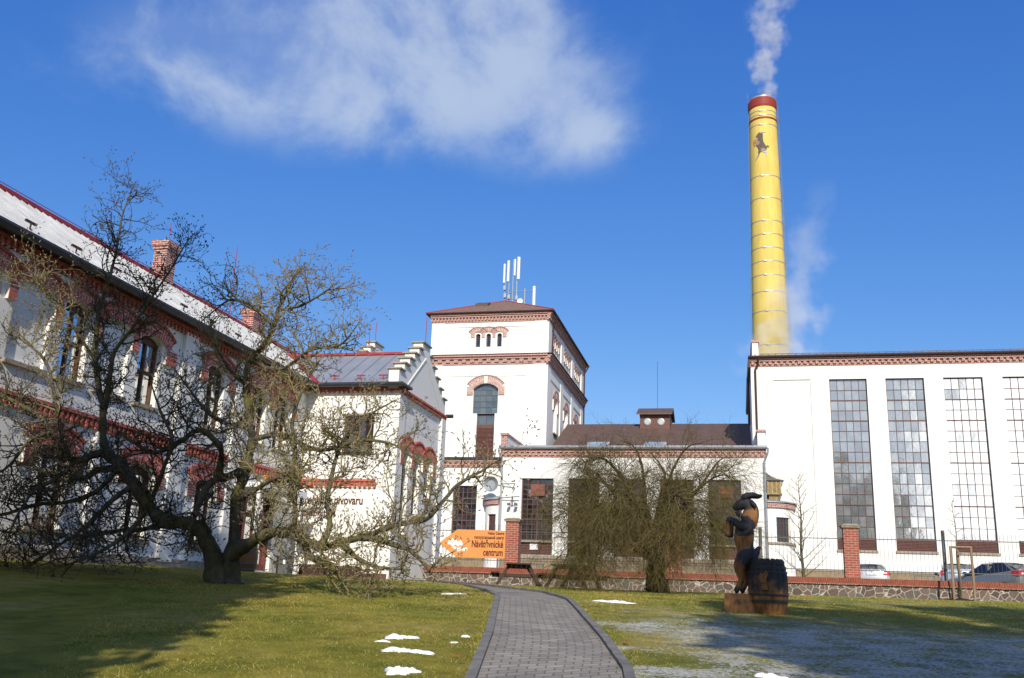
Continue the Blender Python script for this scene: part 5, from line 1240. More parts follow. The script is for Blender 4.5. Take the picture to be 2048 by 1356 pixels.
for z, hh in ((.22, .05), (.33, .035), (.72, .035), (.80, .045), (.90, .05)):
    r = float(np.interp(z, [p[1] for p in bp], [p[0] for p in bp])); h.lathe(bc, [(r-.02, z-hh/2), (r+.010, z-hh/2), (r+.010, z+hh/2), (r-.02, z+hh/2)], 36)
obj('hoop', h, M['dark_metal'], BA)
rl_ = MB()
def on_b(u, z, d=.012): a = -math.pi/2 + u/.36 - .25; r = float(np.interp(z-bc[2], [p[1] for p in bp], [p[0] for p in bp]))+d; return (bc[0]+r*math.cos(a), bc[1]+r*math.sin(a), z)
for pts_ in ([(-.08, .50), (-.04, .56), (.02, .55), (.05, .48), (.03, .40), (-.01, .42), (-.05, .45)], [(.02, .56), (.06, .62), (.08, .55), (.06, .50)], [(-.02, .38), (.04, .38), (.08, .30), (.0, .29)]):
    rl_.tube([on_b(*p) for p in pts_+pts_[:1]], .016, 5); rl_.poly([on_b(u, z, .016) for u, z in pts_])
setchar(obj('carved_relief', rl_, M['carved'], BA, recalc=False), -.3)

# ------------------------------------------------------------------ bare trees
class TB:                                     # fast tube batch
    def __init__(s): s.v = []; s.f = []; s.n = 0; s.m = []
    def add(s, P, Rd, n, m=0):
        P = np.asarray(P, float); k = len(P); T_ = np.empty_like(P); T_[1:-1] = P[2:]-P[:-2]; T_[0] = P[1]-P[0]; T_[-1] = P[-1]-P[-2]
        T_ /= np.linalg.norm(T_, axis=1)[:, None]+1e-9
        ref = np.array([.31, .87, .38]) if abs(T_[0] @ np.array([.31, .87, .38])) < .9 else np.array([.9, -.1, .4])
        X_ = np.cross(T_, ref); X_ /= np.linalg.norm(X_, axis=1)[:, None]+1e-9; Y_ = np.cross(T_, X_)
        a = 2*np.pi*np.arange(n)/n; ring = (X_[:, None]*np.cos(a)[None, :, None]+Y_[:, None]*np.sin(a)[None, :, None])*np.asarray(Rd)[:, None, None]+P[:, None]
        s.v.append(ring.reshape(-1, 3)); i = np.arange(k-1)[:, None]*n; j = np.arange(n)[None]; j2 = (j+1) % n
        q = np.stack([i+j, i+j2, i+n+j2, i+n+j], -1).reshape(-1, 4)+s.n; s.f.append(q); s.m.append(np.full(len(q), m)); s.n += k*n
    def build(s, name, mats, parent):
        V_ = np.concatenate(s.v)-np.array(wloc(parent)); Q = np.concatenate(s.f); me = bpy.data.meshes.new(name)
        me.vertices.add(len(V_)); me.vertices.foreach_set('co', V_.ravel()); me.loops.add(Q.size); me.loops.foreach_set('vertex_index', Q.ravel().astype(np.int32))
        me.polygons.add(len(Q)); me.polygons.foreach_set('loop_start', np.arange(0, Q.size, 4, dtype=np.int32)); me.polygons.foreach_set('loop_total', np.full(len(Q), 4, np.int32))
        for m_ in mats: me.materials.append(m_)
        me.polygons.foreach_set('material_index', np.concatenate(s.m).astype(np.int32)); me.polygons.foreach_set('use_smooth', np.ones(len(Q), bool)); me.update(calc_edges=True); me.validate()
        o = bpy.data.objects.new(name, me); COL.objects.link(o); o.parent = parent; return o
def smoothline(P, Rd, n=4, jit=0.):           # Catmull-Rom refine
    P = np.array(P, float); Rd = np.array(Rd, float); k = len(P); Q = np.vstack([2*P[0]-P[1], P, 2*P[-1]-P[-2]]); out = []; ro = []
    for i in range(k-1):
        for t in np.arange(n)/n:
            p0, p1, p2, p3 = Q[i:i+4]; out.append(.5*((2*p1)+(-p0+p2)*t+(2*p0-5*p1+4*p2-p3)*t*t+(-p0+3*p1-3*p2+p3)*t**3)); ro.append(Rd[i]*(1-t)+Rd[i+1]*t)
    out.append(P[-1]); ro.append(Rd[-1]); out = np.array(out); ro = np.array(ro)
    if jit: out[1:] += rng.normal(0, 1, out[1:].shape)*jit*ro[1:, None]; ro = ro*(1+rng.normal(0, .10, ro.shape))
    return out, ro
def unit(v): return v/(np.linalg.norm(v)+1e-9)
def walk(p, d, L_, k, wig, grav):
    P = [p]; d = unit(d); st = L_/k
    for i in range(k):
        d = unit(d + rng.normal(0, wig, 3) + np.array([0, 0, grav])); P.append(P[-1]+d*st)
    return np.array(P)
def perp(t):
    v = rng.normal(0, 1, 3); v -= t*(v @ t); return unit(v)
def bark(name, a, b_, c_, scale=9, moss=(.12, .115, .03), mossk=.5):
    m, nt, b = newmat(name); P = posn(nt); f = noisen(nt, P, scale, 6, .65, (1, 1, .45)); f2 = noisen(nt, P, 1.7, 5, .6)
    c = ramp(nt, f, [(.3, a), (.5, b_), (.72, c_)]); c = mixc(nt, mathn(nt, 'MULTIPLY', ramp(nt, f2, [(.46, (0, 0, 0)), (.62, (1, 1, 1))]), mossk), c, moss)
    nt.links.new(c, b.inputs['Base Color']); b.inputs['Roughness'].default_value = .9; b.inputs['Specular IOR Level'].default_value = .1; bumpn(nt, b, f, .7, .03); return m
def fill_twigs(tb, lines, cfg, bud=None, rs=.9):
    """cfg: per level dict(step, L, r, wig, grav, spread, sides, k)"""
    cur = lines
    for lv, c in enumerate(cfg):
        nxt = []
        for P, Rd in cur:
            seg = np.linalg.norm(np.diff(P, axis=0), axis=1); tot_ = seg.sum(); cum_ = np.concatenate([[0], np.cumsum(seg)])
            s = c['first']*tot_ + rng.random()*c['step']
            spots = []
            while s < tot_: spots.append(s); s += c['step']*(.6+.8*rng.random())
            if lv: spots.append(tot_*.995)
            for s in spots:
                i = min(np.searchsorted(cum_, s)-1, len(P)-2); i = max(i, 0); t = (s-cum_[i])/(seg[i]+1e-9); p = P[i]*(1-t)+P[i+1]*t; d = unit(P[i+1]-P[i]); r = Rd[i]*(1-t)+Rd[i+1]*t
                n_ = perp(d); n_[2] += c.get('lift', .25); dirn = unit(d*c['fwd']+unit(n_)*c['spread'])
                L_ = c['L']*(.55+.9*rng.random())*(1-.35*s/tot_ if lv == 0 else 1.)
                W_ = walk(p, dirn, L_, c['k'], c['wig'], c['grav']); r0 = min(c['r'], r*.75); rr = np.linspace(r0, r0*.45 if lv < len(cfg)-1 else r0*.55, c['k']+1)
                tb.add(W_, rr, c['sides'], 0); nxt.append((W_, rr))
                if bud and lv >= bud['lv'] and rng.random() < bud['p']:
                    e = W_[-1]; dd = unit(W_[-1]-W_[-2]); l = bud['len']*(.7+.6*rng.random()); w_ = bud['w']
                    tb.add(np.array([e-dd*.004, e+dd*l*.35, e+dd*l*.75, e+dd*l]), [w_*.5, w_, w_*.75, w_*.1], 4, 1)
        cur = nxt
    return cur

MAGNOLIA = [
  ([(-9.74, 17.30, -0.02), (-9.89, 17.30, 0.50), (-10.01, 17.20, 0.82), (-10.21, 17.10, 1.10), (-10.52, 17.00, 1.19), (-10.83, 16.90, 1.20), (-11.11, 16.80, 1.44), (-11.46, 16.70, 1.88), (-11.83, 16.70, 2.25), (-12.20, 16.70, 2.55)], [0.323, 0.237, 0.190, 0.171, 0.161, 0.161, 0.161, 0.161, 0.142, 0.114]),
  ([(-12.20, 16.70, 2.55), (-12.33, 16.70, 2.85), (-12.40, 16.70, 3.36), (-12.67, 16.80, 3.91), (-12.92, 16.90, 4.47), (-12.99, 16.90, 5.12), (-13.00, 16.90, 5.67), (-12.91, 16.90, 6.11), (-12.90, 17.00, 6.71), (-12.95, 17.10, 7.33), (-12.94, 17.10, 7.79), (-12.89, 17.20, 8.37), (-12.82, 17.20, 8.57)], [0.104, 0.085, 0.081, 0.071, 0.062, 0.057, 0.047, 0.040, 0.033, 0.027, 0.021, 0.014, 0.009]),
  ([(-12.39, 16.70, 3.31), (-12.27, 16.60, 3.60), (-12.21, 16.50, 3.89), (-12.12, 16.40, 4.48), (-11.74, 16.30, 4.91), (-11.40, 16.30, 5.53), (-10.97, 16.20, 6.12), (-10.64, 16.20, 6.80)], [0.066, 0.057, 0.057, 0.047, 0.038, 0.030, 0.021, 0.011]),
  ([(-12.20, 16.70, 2.55), (-12.39, 16.50, 2.40), (-12.56, 16.30, 2.27), (-12.69, 16.10, 2.46), (-12.85, 15.90, 2.77), (-13.17, 15.80, 3.10), (-13.43, 15.60, 3.26), (-13.83, 15.50, 3.44), (-14.40, 15.30, 3.70)], [0.095, 0.085, 0.085, 0.076, 0.066, 0.057, 0.047, 0.038, 0.024]),
  ([(-11.83, 16.70, 2.21), (-12.34, 16.80, 2.17), (-12.92, 17.00, 2.02), (-13.68, 17.20, 2.16), (-14.55, 17.50, 2.30), (-15.39, 17.70, 2.54), (-16.28, 17.80, 2.72)], [0.085, 0.076, 0.066, 0.057, 0.047, 0.038, 0.028]),
  ([(-11.46, 16.70, 1.88), (-11.75, 16.50, 1.55), (-12.07, 16.30, 1.05), (-12.45, 16.10, 0.66), (-12.87, 15.90, 0.27), (-13.31, 15.70, 0.02)], [0.076, 0.057, 0.047, 0.043, 0.038, 0.028]),
  ([(-10.82, 16.90, 1.14), (-11.46, 17.10, 1.03), (-12.16, 17.30, 1.01), (-13.28, 17.60, 0.88), (-14.42, 17.80, 1.02), (-15.41, 18.00, 0.80)], [0.076, 0.057, 0.047, 0.043, 0.038, 0.028]),
  ([(-9.54, 17.40, -0.01), (-9.58, 17.40, 0.51), (-9.58, 17.40, 0.99), (-9.63, 17.45, 1.67), (-9.56, 17.50, 2.27), (-9.48, 17.50, 2.88), (-9.66, 17.60, 3.52), (-9.79, 17.60, 4.04), (-9.76, 17.60, 4.58), (-9.40, 17.50, 4.86), (-9.20, 17.40, 5.26), (-9.14, 17.40, 5.58), (-8.96, 17.30, 5.87), (-8.83, 17.30, 6.19), (-8.69, 17.30, 6.52)], [0.304, 0.199, 0.133, 0.123, 0.114, 0.104, 0.095, 0.085, 0.076, 0.066, 0.057, 0.047, 0.033, 0.024, 0.011]),
  ([(-9.56, 17.50, 2.27), (-9.73, 17.30, 2.15), (-9.85, 17.10, 2.09), (-9.77, 16.90, 2.54), (-9.91, 16.80, 2.79), (-10.20, 16.70, 2.95), (-10.54, 16.60, 2.70), (-10.96, 16.50, 2.47), (-11.48, 16.40, 2.70), (-11.66, 16.30, 2.88)], [0.104, 0.104, 0.095, 0.076, 0.066, 0.062, 0.057, 0.047, 0.038, 0.019]),
  ([(-9.85, 17.10, 2.09), (-9.99, 16.90, 1.88), (-9.99, 16.70, 1.56), (-9.92, 16.50, 1.29), (-9.96, 16.30, 0.82)], [0.085, 0.085, 0.076, 0.047, 0.019]),
  ([(-9.49, 17.20, 0.60), (-9.16, 17.10, 0.77), (-8.76, 16.90, 0.93), (-8.36, 16.80, 1.03), (-8.01, 16.70, 1.01), (-7.70, 16.60, 0.88), (-7.35, 16.50, 0.75), (-6.93, 16.40, 0.84), (-6.42, 16.30, 0.93), (-5.85, 16.30, 0.82), (-5.44, 16.20, 0.67), (-5.09, 16.10, 0.34)], [0.171, 0.152, 0.133, 0.114, 0.114, 0.104, 0.085, 0.076, 0.066, 0.057, 0.047, 0.024]),
  ([(-8.01, 16.70, 1.01), (-7.89, 16.50, 1.42), (-7.99, 16.40, 1.86), (-7.92, 16.30, 2.50), (-8.03, 16.30, 3.06), (-7.85, 16.30, 3.73), (-7.59, 16.30, 4.21)], [0.076, 0.057, 0.052, 0.047, 0.038, 0.028, 0.014]),
  ([(-7.35, 16.50, 0.75), (-7.28, 16.70, 1.17), (-7.46, 16.90, 1.65), (-7.47, 17.10, 2.33), (-7.38, 17.30, 2.85), (-6.98, 17.50, 3.38), (-6.51, 17.60, 3.69)], [0.076, 0.057, 0.052, 0.047, 0.038, 0.028, 0.014]),
  ([(-6.42, 16.30, 0.93), (-5.84, 16.20, 1.16), (-5.26, 16.10, 1.25), (-5.00, 16.10, 1.51), (-4.67, 16.00, 1.85), (-4.28, 16.00, 2.07), (-3.87, 15.90, 2.31)], [0.057, 0.052, 0.047, 0.040, 0.033, 0.024, 0.011]),
  ([(-9.20, 17.40, 5.26), (-9.90, 17.60, 5.78), (-10.44, 17.70, 5.94), (-10.83, 17.80, 5.76), (-11.22, 17.90, 5.52)], [0.047, 0.038, 0.028, 0.021, 0.011]),
  ([(-9.14, 17.40, 5.58), (-8.50, 17.10, 5.56), (-8.04, 17.00, 5.74), (-7.64, 16.90, 5.96)], [0.038, 0.033, 0.024, 0.011]),
  ([(-9.79, 17.60, 4.04), (-10.02, 17.30, 4.30), (-10.23, 17.00, 4.75), (-10.37, 16.90, 5.26)], [0.057, 0.038, 0.028, 0.012]),
  ([(-9.76, 17.60, 4.58), (-8.80, 17.10, 4.23), (-8.05, 16.80, 4.55), (-7.34, 16.60, 4.58), (-6.97, 16.50, 4.94)], [0.047, 0.043, 0.036, 0.027, 0.012]),
  ([(-9.48, 17.50, 2.88), (-8.76, 17.30, 2.95), (-7.75, 17.00, 2.60), (-6.86, 16.80, 2.76), (-6.12, 16.70, 2.65), (-5.58, 16.60, 2.27)], [0.062, 0.057, 0.047, 0.038, 0.028, 0.014]),
  ([(-9.63, 17.45, 1.67), (-8.87, 16.90, 1.87), (-8.27, 16.50, 2.01), (-7.42, 16.10, 1.79)], [0.057, 0.047, 0.038, 0.019]),
  ([(-7.70, 16.60, 0.88), (-7.51, 16.40, 0.61), (-6.95, 16.10, 0.40), (-6.57, 15.90, 0.15)], [0.085, 0.076, 0.047, 0.019]),
  ([(-9.66, 17.60, 3.52), (-10.22, 18.10, 3.30), (-11.07, 18.50, 3.60), (-11.76, 18.70, 4.20), (-12.33, 18.90, 4.72)], [0.057, 0.047, 0.038, 0.028, 0.014]),
  ([(-12.92, 16.90, 4.47), (-13.19, 16.50, 5.01), (-13.54, 16.20, 5.58), (-13.93, 16.00, 5.96), (-14.23, 15.90, 6.37)], [0.043, 0.038, 0.028, 0.019, 0.009]),
  ([(-12.69, 16.10, 2.46), (-13.07, 16.10, 3.45), (-13.38, 16.10, 4.17), (-13.87, 16.10, 4.60), (-14.34, 16.00, 5.01)], [0.047, 0.043, 0.038, 0.028, 0.014]),
  ([(-11.12, 16.80, 1.49), (-10.58, 16.30, 2.21), (-10.36, 16.10, 2.65), (-10.58, 15.90, 3.19), (-10.81, 15.80, 3.76)], [0.057, 0.043, 0.038, 0.028, 0.014]),
  ([(-11.83, 16.70, 2.21), (-12.01, 16.30, 1.67), (-12.33, 15.90, 1.43), (-12.73, 15.60, 1.35), (-13.19, 15.30, 1.13), (-13.66, 15.10, 1.11)], [0.066, 0.057, 0.047, 0.043, 0.033, 0.019]),
  ([(-12.56, 16.30, 2.27), (-12.46, 15.70, 1.83), (-12.54, 15.30, 1.60), (-12.60, 15.00, 1.03), (-12.54, 14.80, 0.49)], [0.057, 0.047, 0.038, 0.028, 0.014]),
  ([(-12.85, 15.90, 2.77), (-12.91, 15.40, 2.54), (-12.99, 15.10, 2.03), (-13.21, 14.80, 1.71)], [0.047, 0.038, 0.028, 0.014]),
  ([(-11.11, 16.80, 1.44), (-11.00, 16.10, 0.96), (-11.07, 15.60, 0.61), (-11.30, 15.20, 0.37), (-11.64, 14.90, 0.18)], [0.057, 0.047, 0.038, 0.028, 0.014]),
  ([(-6.93, 16.40, 0.84), (-6.40, 16.10, 0.54), (-5.95, 15.90, 0.42), (-5.37, 15.80, 0.39)], [0.057, 0.047, 0.038, 0.019]),
]
SHRUB = [
  ([(-2.04, 26.00, 0.25), (-2.06, 26.00, 0.71), (-2.10, 26.00, 1.22), (-2.17, 26.00, 1.67)], [0.428, 0.343, 0.314, 0.285]),
  ([(-2.17, 26.00, 1.54), (-2.60, 25.80, 2.49), (-2.99, 25.70, 3.28), (-3.51, 25.50, 3.72), (-4.03, 25.40, 3.50)], [0.157, 0.128, 0.100, 0.071, 0.029]),
  ([(-2.17, 26.00, 1.54), (-2.37, 26.20, 2.67), (-2.44, 26.30, 3.49), (-2.66, 26.40, 4.13), (-3.09, 26.50, 4.35)], [0.157, 0.114, 0.086, 0.057, 0.029]),
  ([(-2.14, 26.00, 1.54), (-1.88, 25.90, 2.51), (-1.60, 25.80, 3.43), (-1.20, 25.70, 4.02), (-0.73, 25.60, 4.14)], [0.157, 0.114, 0.086, 0.057, 0.029]),
  ([(-2.11, 26.00, 1.47), (-1.54, 25.70, 2.24), (-0.94, 25.50, 2.88), (-0.36, 25.30, 3.24), (0.08, 25.20, 3.11)], [0.157, 0.114, 0.086, 0.057, 0.029]),
  ([(-2.11, 26.00, 1.22), (-1.48, 25.60, 1.66), (-0.89, 25.30, 1.96), (-0.32, 25.10, 1.83), (-0.03, 25.00, 1.34)], [0.128, 0.100, 0.071, 0.057, 0.029]),
  ([(-2.17, 26.00, 1.21), (-2.83, 25.50, 1.94), (-3.50, 25.10, 2.41), (-4.06, 24.90, 2.39), (-4.43, 24.80, 1.86)], [0.143, 0.114, 0.086, 0.057, 0.029]),
  ([(-2.17, 26.00, 1.09), (-2.87, 25.30, 1.48), (-3.53, 24.90, 1.69), (-4.01, 24.70, 1.42), (-4.31, 24.60, 0.84)], [0.128, 0.100, 0.071, 0.057, 0.029]),
  ([(-2.17, 26.00, 1.47), (-2.40, 25.10, 2.17), (-2.67, 24.60, 2.63), (-2.94, 24.20, 2.46), (-3.22, 24.00, 1.70)], [0.128, 0.100, 0.071, 0.057, 0.029]),
  ([(-2.14, 26.00, 1.54), (-1.69, 25.10, 2.31), (-1.47, 24.60, 2.64), (-1.15, 24.30, 2.37), (-0.97, 24.10, 1.63)], [0.128, 0.100, 0.071, 0.057, 0.029]),
  ([(-2.14, 26.00, 1.60), (-2.01, 26.80, 2.74), (-1.90, 27.20, 3.48), (-2.20, 27.50, 4.01), (-2.50, 27.70, 4.26)], [0.128, 0.100, 0.071, 0.057, 0.029]),
  ([(-2.22, 26.00, 1.60), (-3.11, 26.80, 2.72), (-3.73, 27.20, 3.32), (-4.28, 27.50, 3.21), (-4.65, 27.60, 2.64)], [0.128, 0.100, 0.071, 0.057, 0.029]),
  ([(-2.11, 26.00, 1.60), (-1.33, 26.80, 2.61), (-0.80, 27.20, 3.35), (-0.38, 27.40, 3.93), (-0.04, 27.50, 4.02)], [0.128, 0.100, 0.071, 0.057, 0.029]),
  ([(-2.14, 26.00, 1.34), (-1.89, 25.20, 1.81), (-1.79, 24.60, 1.89), (-1.82, 24.20, 1.44), (-1.94, 24.10, 0.89)], [0.114, 0.086, 0.057, 0.043, 0.029]),
  ([(-2.17, 26.00, 1.34), (-2.59, 25.10, 1.79), (-2.97, 24.50, 1.86), (-3.30, 24.20, 1.34), (-3.47, 24.10, 0.61)], [0.114, 0.086, 0.071, 0.057, 0.029]),
]

bark_m = bark('magnolia_bark', (.040, .037, .030), (.085, .078, .058), (.135, .128, .095), 9, (.12, .115, .03), .7)
twig_m = bark('magnolia_twig', (.10, .083, .05), (.20, .17, .095), (.29, .255, .15), 14, (.26, .23, .07), .7)
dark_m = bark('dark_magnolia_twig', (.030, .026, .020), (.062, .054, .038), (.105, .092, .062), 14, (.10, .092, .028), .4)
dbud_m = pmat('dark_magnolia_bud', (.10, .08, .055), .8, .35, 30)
bud_m = pmat('magnolia_bud', (.19, .15, .095), .8, .35, 30)
MT = thing('magnolia_tree', 'big bare twisted magnolia with two leaning trunks standing on the lawn left of the path', 'tree', (-9.75, 17.3, .05))
tb = TB(); lines = []
for P, Rd in MAGNOLIA:
    l, r = smoothline(P, np.array(Rd)*(.84 if Rd[0] > .28 else .86), 4, .10); lines.append((l, r)); tb.add(l, r, 12 if r[0] > .1 else 8)
tb.build('trunk', [bark_m], MT)
tb = TB()
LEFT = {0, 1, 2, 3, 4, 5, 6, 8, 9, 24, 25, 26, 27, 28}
TW = [(l[6:] if r[0] > .22 else l, r[6:] if r[0] > .22 else r) for l, r in lines]
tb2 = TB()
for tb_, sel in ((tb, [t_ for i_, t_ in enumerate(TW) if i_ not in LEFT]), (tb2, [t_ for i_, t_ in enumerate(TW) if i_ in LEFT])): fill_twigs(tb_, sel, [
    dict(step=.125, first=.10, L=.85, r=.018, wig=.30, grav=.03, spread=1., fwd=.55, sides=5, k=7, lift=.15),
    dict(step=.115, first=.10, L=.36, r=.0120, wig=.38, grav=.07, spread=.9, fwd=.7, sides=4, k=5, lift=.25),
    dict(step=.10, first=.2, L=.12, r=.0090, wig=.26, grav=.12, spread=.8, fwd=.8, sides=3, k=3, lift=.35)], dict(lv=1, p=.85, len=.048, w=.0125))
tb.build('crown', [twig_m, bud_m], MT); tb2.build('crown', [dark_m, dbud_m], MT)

sb_m = bark('shrub_bark', (.02, .017, .013), (.042, .036, .025), (.075, .067, .042), 10, (.065, .06, .02), .4)
st_m = bark('shrub_twig', (.075, .058, .028), (.135, .108, .05), (.20, .165, .075), 10, (.12, .115, .03), .6)
ST = thing('weeping_tree', 'low wide bare tree with a dense mop of drooping twigs before the low hall', 'tree', (-2.03, 26.0, .3))
tb = TB(); lines = []
for k_, (P, Rd) in enumerate(SHRUB):
    l, r = smoothline(P, np.array(Rd)*.72*(1. if k_ == 0 else np.linspace(.95, .32, len(Rd))), 4, .10); lines.append((l, r)); tb.add(l, r, 12 if r[0] > .2 else 8)
tb.build('trunk', [sb_m], ST)
tb = TB()
UP = {1, 2, 9, 11}
fill_twigs(tb, [l_ for i_, l_ in enumerate(lines[1:]) if i_ in UP], [
    dict(step=.17, first=.2, L=.95, r=.010, wig=.2, grav=-.02, spread=.85, fwd=.7, sides=4, k=7, lift=.4), dict(step=.13, first=.12, L=.5, r=.0065, wig=.22, grav=-.04, spread=.7, fwd=.75, sides=3, k=5, lift=.2), dict(step=.12, first=.15, L=.28, r=.005, wig=.2, grav=-.06, spread=.7, fwd=.8, sides=3, k=3, lift=.0)])
fill_twigs(tb, [l_ for i_, l_ in enumerate(lines[1:]) if i_ not in UP], [
    dict(step=.068, first=.2, L=1.2, r=.012, wig=.22, grav=-.13, spread=.85, fwd=.6, sides=4, k=7, lift=.35),
    dict(step=.09, first=.12, L=.62, r=.0075, wig=.24, grav=-.14, spread=.7, fwd=.75, sides=3, k=5, lift=.1),
    dict(step=.10, first=.15, L=.30, r=.0055, wig=.2, grav=-.10, spread=.7, fwd=.8, sides=3, k=3, lift=.0)])
tb.build('crown', [st_m], ST)

yt_m = bark('young_bark', (.05, .045, .033), (.10, .088, .06), (.14, .125, .085), 12, (.15, .145, .05), .4)
def slim(name, label, x, y, h, r0, nlat, Lmax, zs, seed_r):
    z = g1(x, y) if y < 36 else zf(y); t = thing(name, label, 'tree', (x, y, z))
    tb = TB(); P = np.array([(x+.03*math.sin(i*1.3), y+.02*math.cos(i), z-.05+h*i/9) for i in range(10)]); Rd = np.linspace(r0, .006, 10); tb.add(P, Rd, 8); tb.build('trunk', [yt_m], t)
    tb = TB(); ls = []
    for k in range(nlat):
        f = zs + (1-zs)*(k+.5)/nlat; p = np.array([np.interp(f*9, range(10), P[:, a]) for a in range(3)]); a = k*2.4+rng.random(); L_ = Lmax*(1-f*.75)*(.8+.4*rng.random())
        W_ = walk(p, np.array([math.cos(a), math.sin(a), .75]), L_, 6, .09, .03); rr = np.linspace(max(.009, r0*.28*(1-f*.5)), .006, 7); tb.add(W_, rr, 5); ls.append((W_, rr))
    fill_twigs(tb, ls, [dict(step=.22, first=.2, L=.42*Lmax/1.3, r=.006, wig=.12, grav=.04, spread=.8, fwd=.8, sides=3, k=4), dict(step=.16, first=.2, L=.2*Lmax/1.3, r=.0042, wig=.12, grav=.04, spread=.8, fwd=.8, sides=3, k=3)])
    tb.build('crown', [yt_m], t); return t
slim('young_tree', 'slim bare young tree with upswept branches just behind the fence right of the goat statue', 2.45, 39.0, 4.4, .075, 30, 1.55, .12, 1)
slim('staked_sapling', 'thin bare sapling held between three wooden stakes before the fence', 7.06, 34.55, 3.3, .034, 9, .75, .55, 2)
SK = thing('tree_stakes', 'three pale wooden stakes joined by a top rail around the young sapling', 'tree stakes', (7.06, 34.5, g1(7.06, 34.5)))
sk_m = pmat('stake_wood', (.26, .19, .12), .8, .25, 6, sc3=(4, 4, .5)); z = g1(7, 34.5)
for x, y in ((6.80, 34.25), (7.12, 34.75), (7.42, 34.25)): p = MB(); p.tube([(x, y, z-.1), (x+.01, y, z+1.72)], .04, 8); obj('stake', p, sk_m, SK)
p = MB(); q = [(6.80, 34.25), (7.42, 34.25), (7.12, 34.75), (6.80, 34.25)]
for a, b_ in zip(q, q[1:]): p.tube([(a[0], a[1], z+1.70), (b_[0], b_[1], z+1.70)], .032, 6)
obj('rail', p, sk_m, SK)
ml = MB(); n = 18
for i in range(n): a = 2*math.pi*i/n; ml.v.append((7.06+.75*math.cos(a)*(1+.1*math.sin(5*a)), 34.5+.6*math.sin(a)*(1+.1*math.cos(3*a)), z-.01))
ml.v.append((7.06, 34.5, z+.10)); ml.f = [(i, (i+1) % n, n) for i in range(n)]; ml.m = [0]*n
MU = obj('mulch_mound', ml, pmat('bark_mulch', (.035, .025, .018), .95, .5, 20, bump=.6), None); tag(MU, 'dark mound of bark mulch around the staked sapling', 'mulch')

# ------------------------------------------------------------------ trees behind the viewer: they throw the shade on the lawn
lf_m, nt, b = newmat('evergreen_leaf'); nt.links.new(ramp(nt, nt.nodes.new('ShaderNodeNewGeometry').outputs['Random Per Island'], [(.1, (.018, .035, .012)), (.9, (.06, .085, .025))]), b.inputs['Base Color']); b.inputs['Roughness'].default_value = .7
def big_tree(x, y, h, rad, zlow, ncl, nleaf, shape, label, lsz=.30, branch=0):
    z = g1(x, y); t = thing('shade_tree', label, 'tree', (x, y, z), 'tall trees behind the viewer')
    tb = TB(); P = np.array([(x+.1*math.sin(i), y, z-.2+h*.92*i/7) for i in range(8)]); tb.add(P, np.linspace(rad*.11+.1, .05, 8), 10); tb.build('trunk', [sb_m], t)
    c = rng.random((ncl*3, 3))*2-1; c = c[(c[:, :2]**2).sum(1) < 1]; zf_ = (c[:, 2]+1)/2; keep = np.sqrt((c[:, :2]**2).sum(1)) < shape(zf_); c = c[keep][:ncl]
    ctr = np.stack([x+c[:, 0]*rad, y+c[:, 1]*rad, z+zlow+(c[:, 2]+1)/2*(h-zlow)], -1)
    pts = ctr[rng.integers(0, len(ctr), nleaf)]+rng.normal(0, .38, (nleaf, 3)); n1 = rng.normal(0, 1, (nleaf, 3)); n1 /= np.linalg.norm(n1, axis=1)[:, None]; n2 = np.cross(n1, rng.normal(0, 1, (nleaf, 3))); n2 /= np.linalg.norm(n2, axis=1)[:, None]; s = lsz*(.6+.8*rng.random((nleaf, 1)))
    V_ = np.stack([pts-n1*s, pts+n2*s*.5, pts+n1*s, pts-n2*s*.5], 1).reshape(-1, 3); V_ -= np.array(wloc(t)); Q = np.arange(nleaf*4)
    me = bpy.data.meshes.new('crown'); me.vertices.add(len(V_)); me.vertices.foreach_set('co', V_.ravel()); me.loops.add(len(Q)); me.loops.foreach_set('vertex_index', Q.astype(np.int32)); me.polygons.add(nleaf); me.polygons.foreach_set('loop_start', np.arange(0, len(Q), 4, dtype=np.int32)); me.polygons.foreach_set('loop_total', np.full(nleaf, 4, np.int32)); me.materials.append(lf_m); me.update(calc_edges=True)
    o = bpy.data.objects.new('crown', me); COL.objects.link(o); o.parent = t
    return t
col_ = lambda f: np.clip(1.35-np.abs(f-.45)*.8, .25, 1)
big_tree(-6.3, -3.0, 20.0, 2.6, .6, 190, 36000, lambda f: np.where(f < .64, 1.0, np.clip(1-(f-.64)*7, .52, 1)), 'tall dark columnar evergreen whose shade falls on the left lawn', .26)
big_tree(8.0, -8.0, 20.5, 3.3, 1.5, 190, 12000, lambda f: np.clip(1.2-np.abs(f-.45)*1.3, .2, 1), 'tall dark evergreen whose shade falls on the goat statue', .28)
big_tree(13.2, -8.5, 20.5, 3.6, 1.5, 260, 16000, lambda f: np.clip(1.2-np.abs(f-.45)*1.3, .2, 1), 'broad dark evergreen whose shade falls on the frosted right lawn', .28)
big_tree(18.5, -7.5, 19.5, 3.4, 1.5, 380, 16000, lambda f: np.clip(1.2-np.abs(f-.45)*1.3, .2, 1), 'dark evergreen whose shade falls at the far right of the lawn', .28)

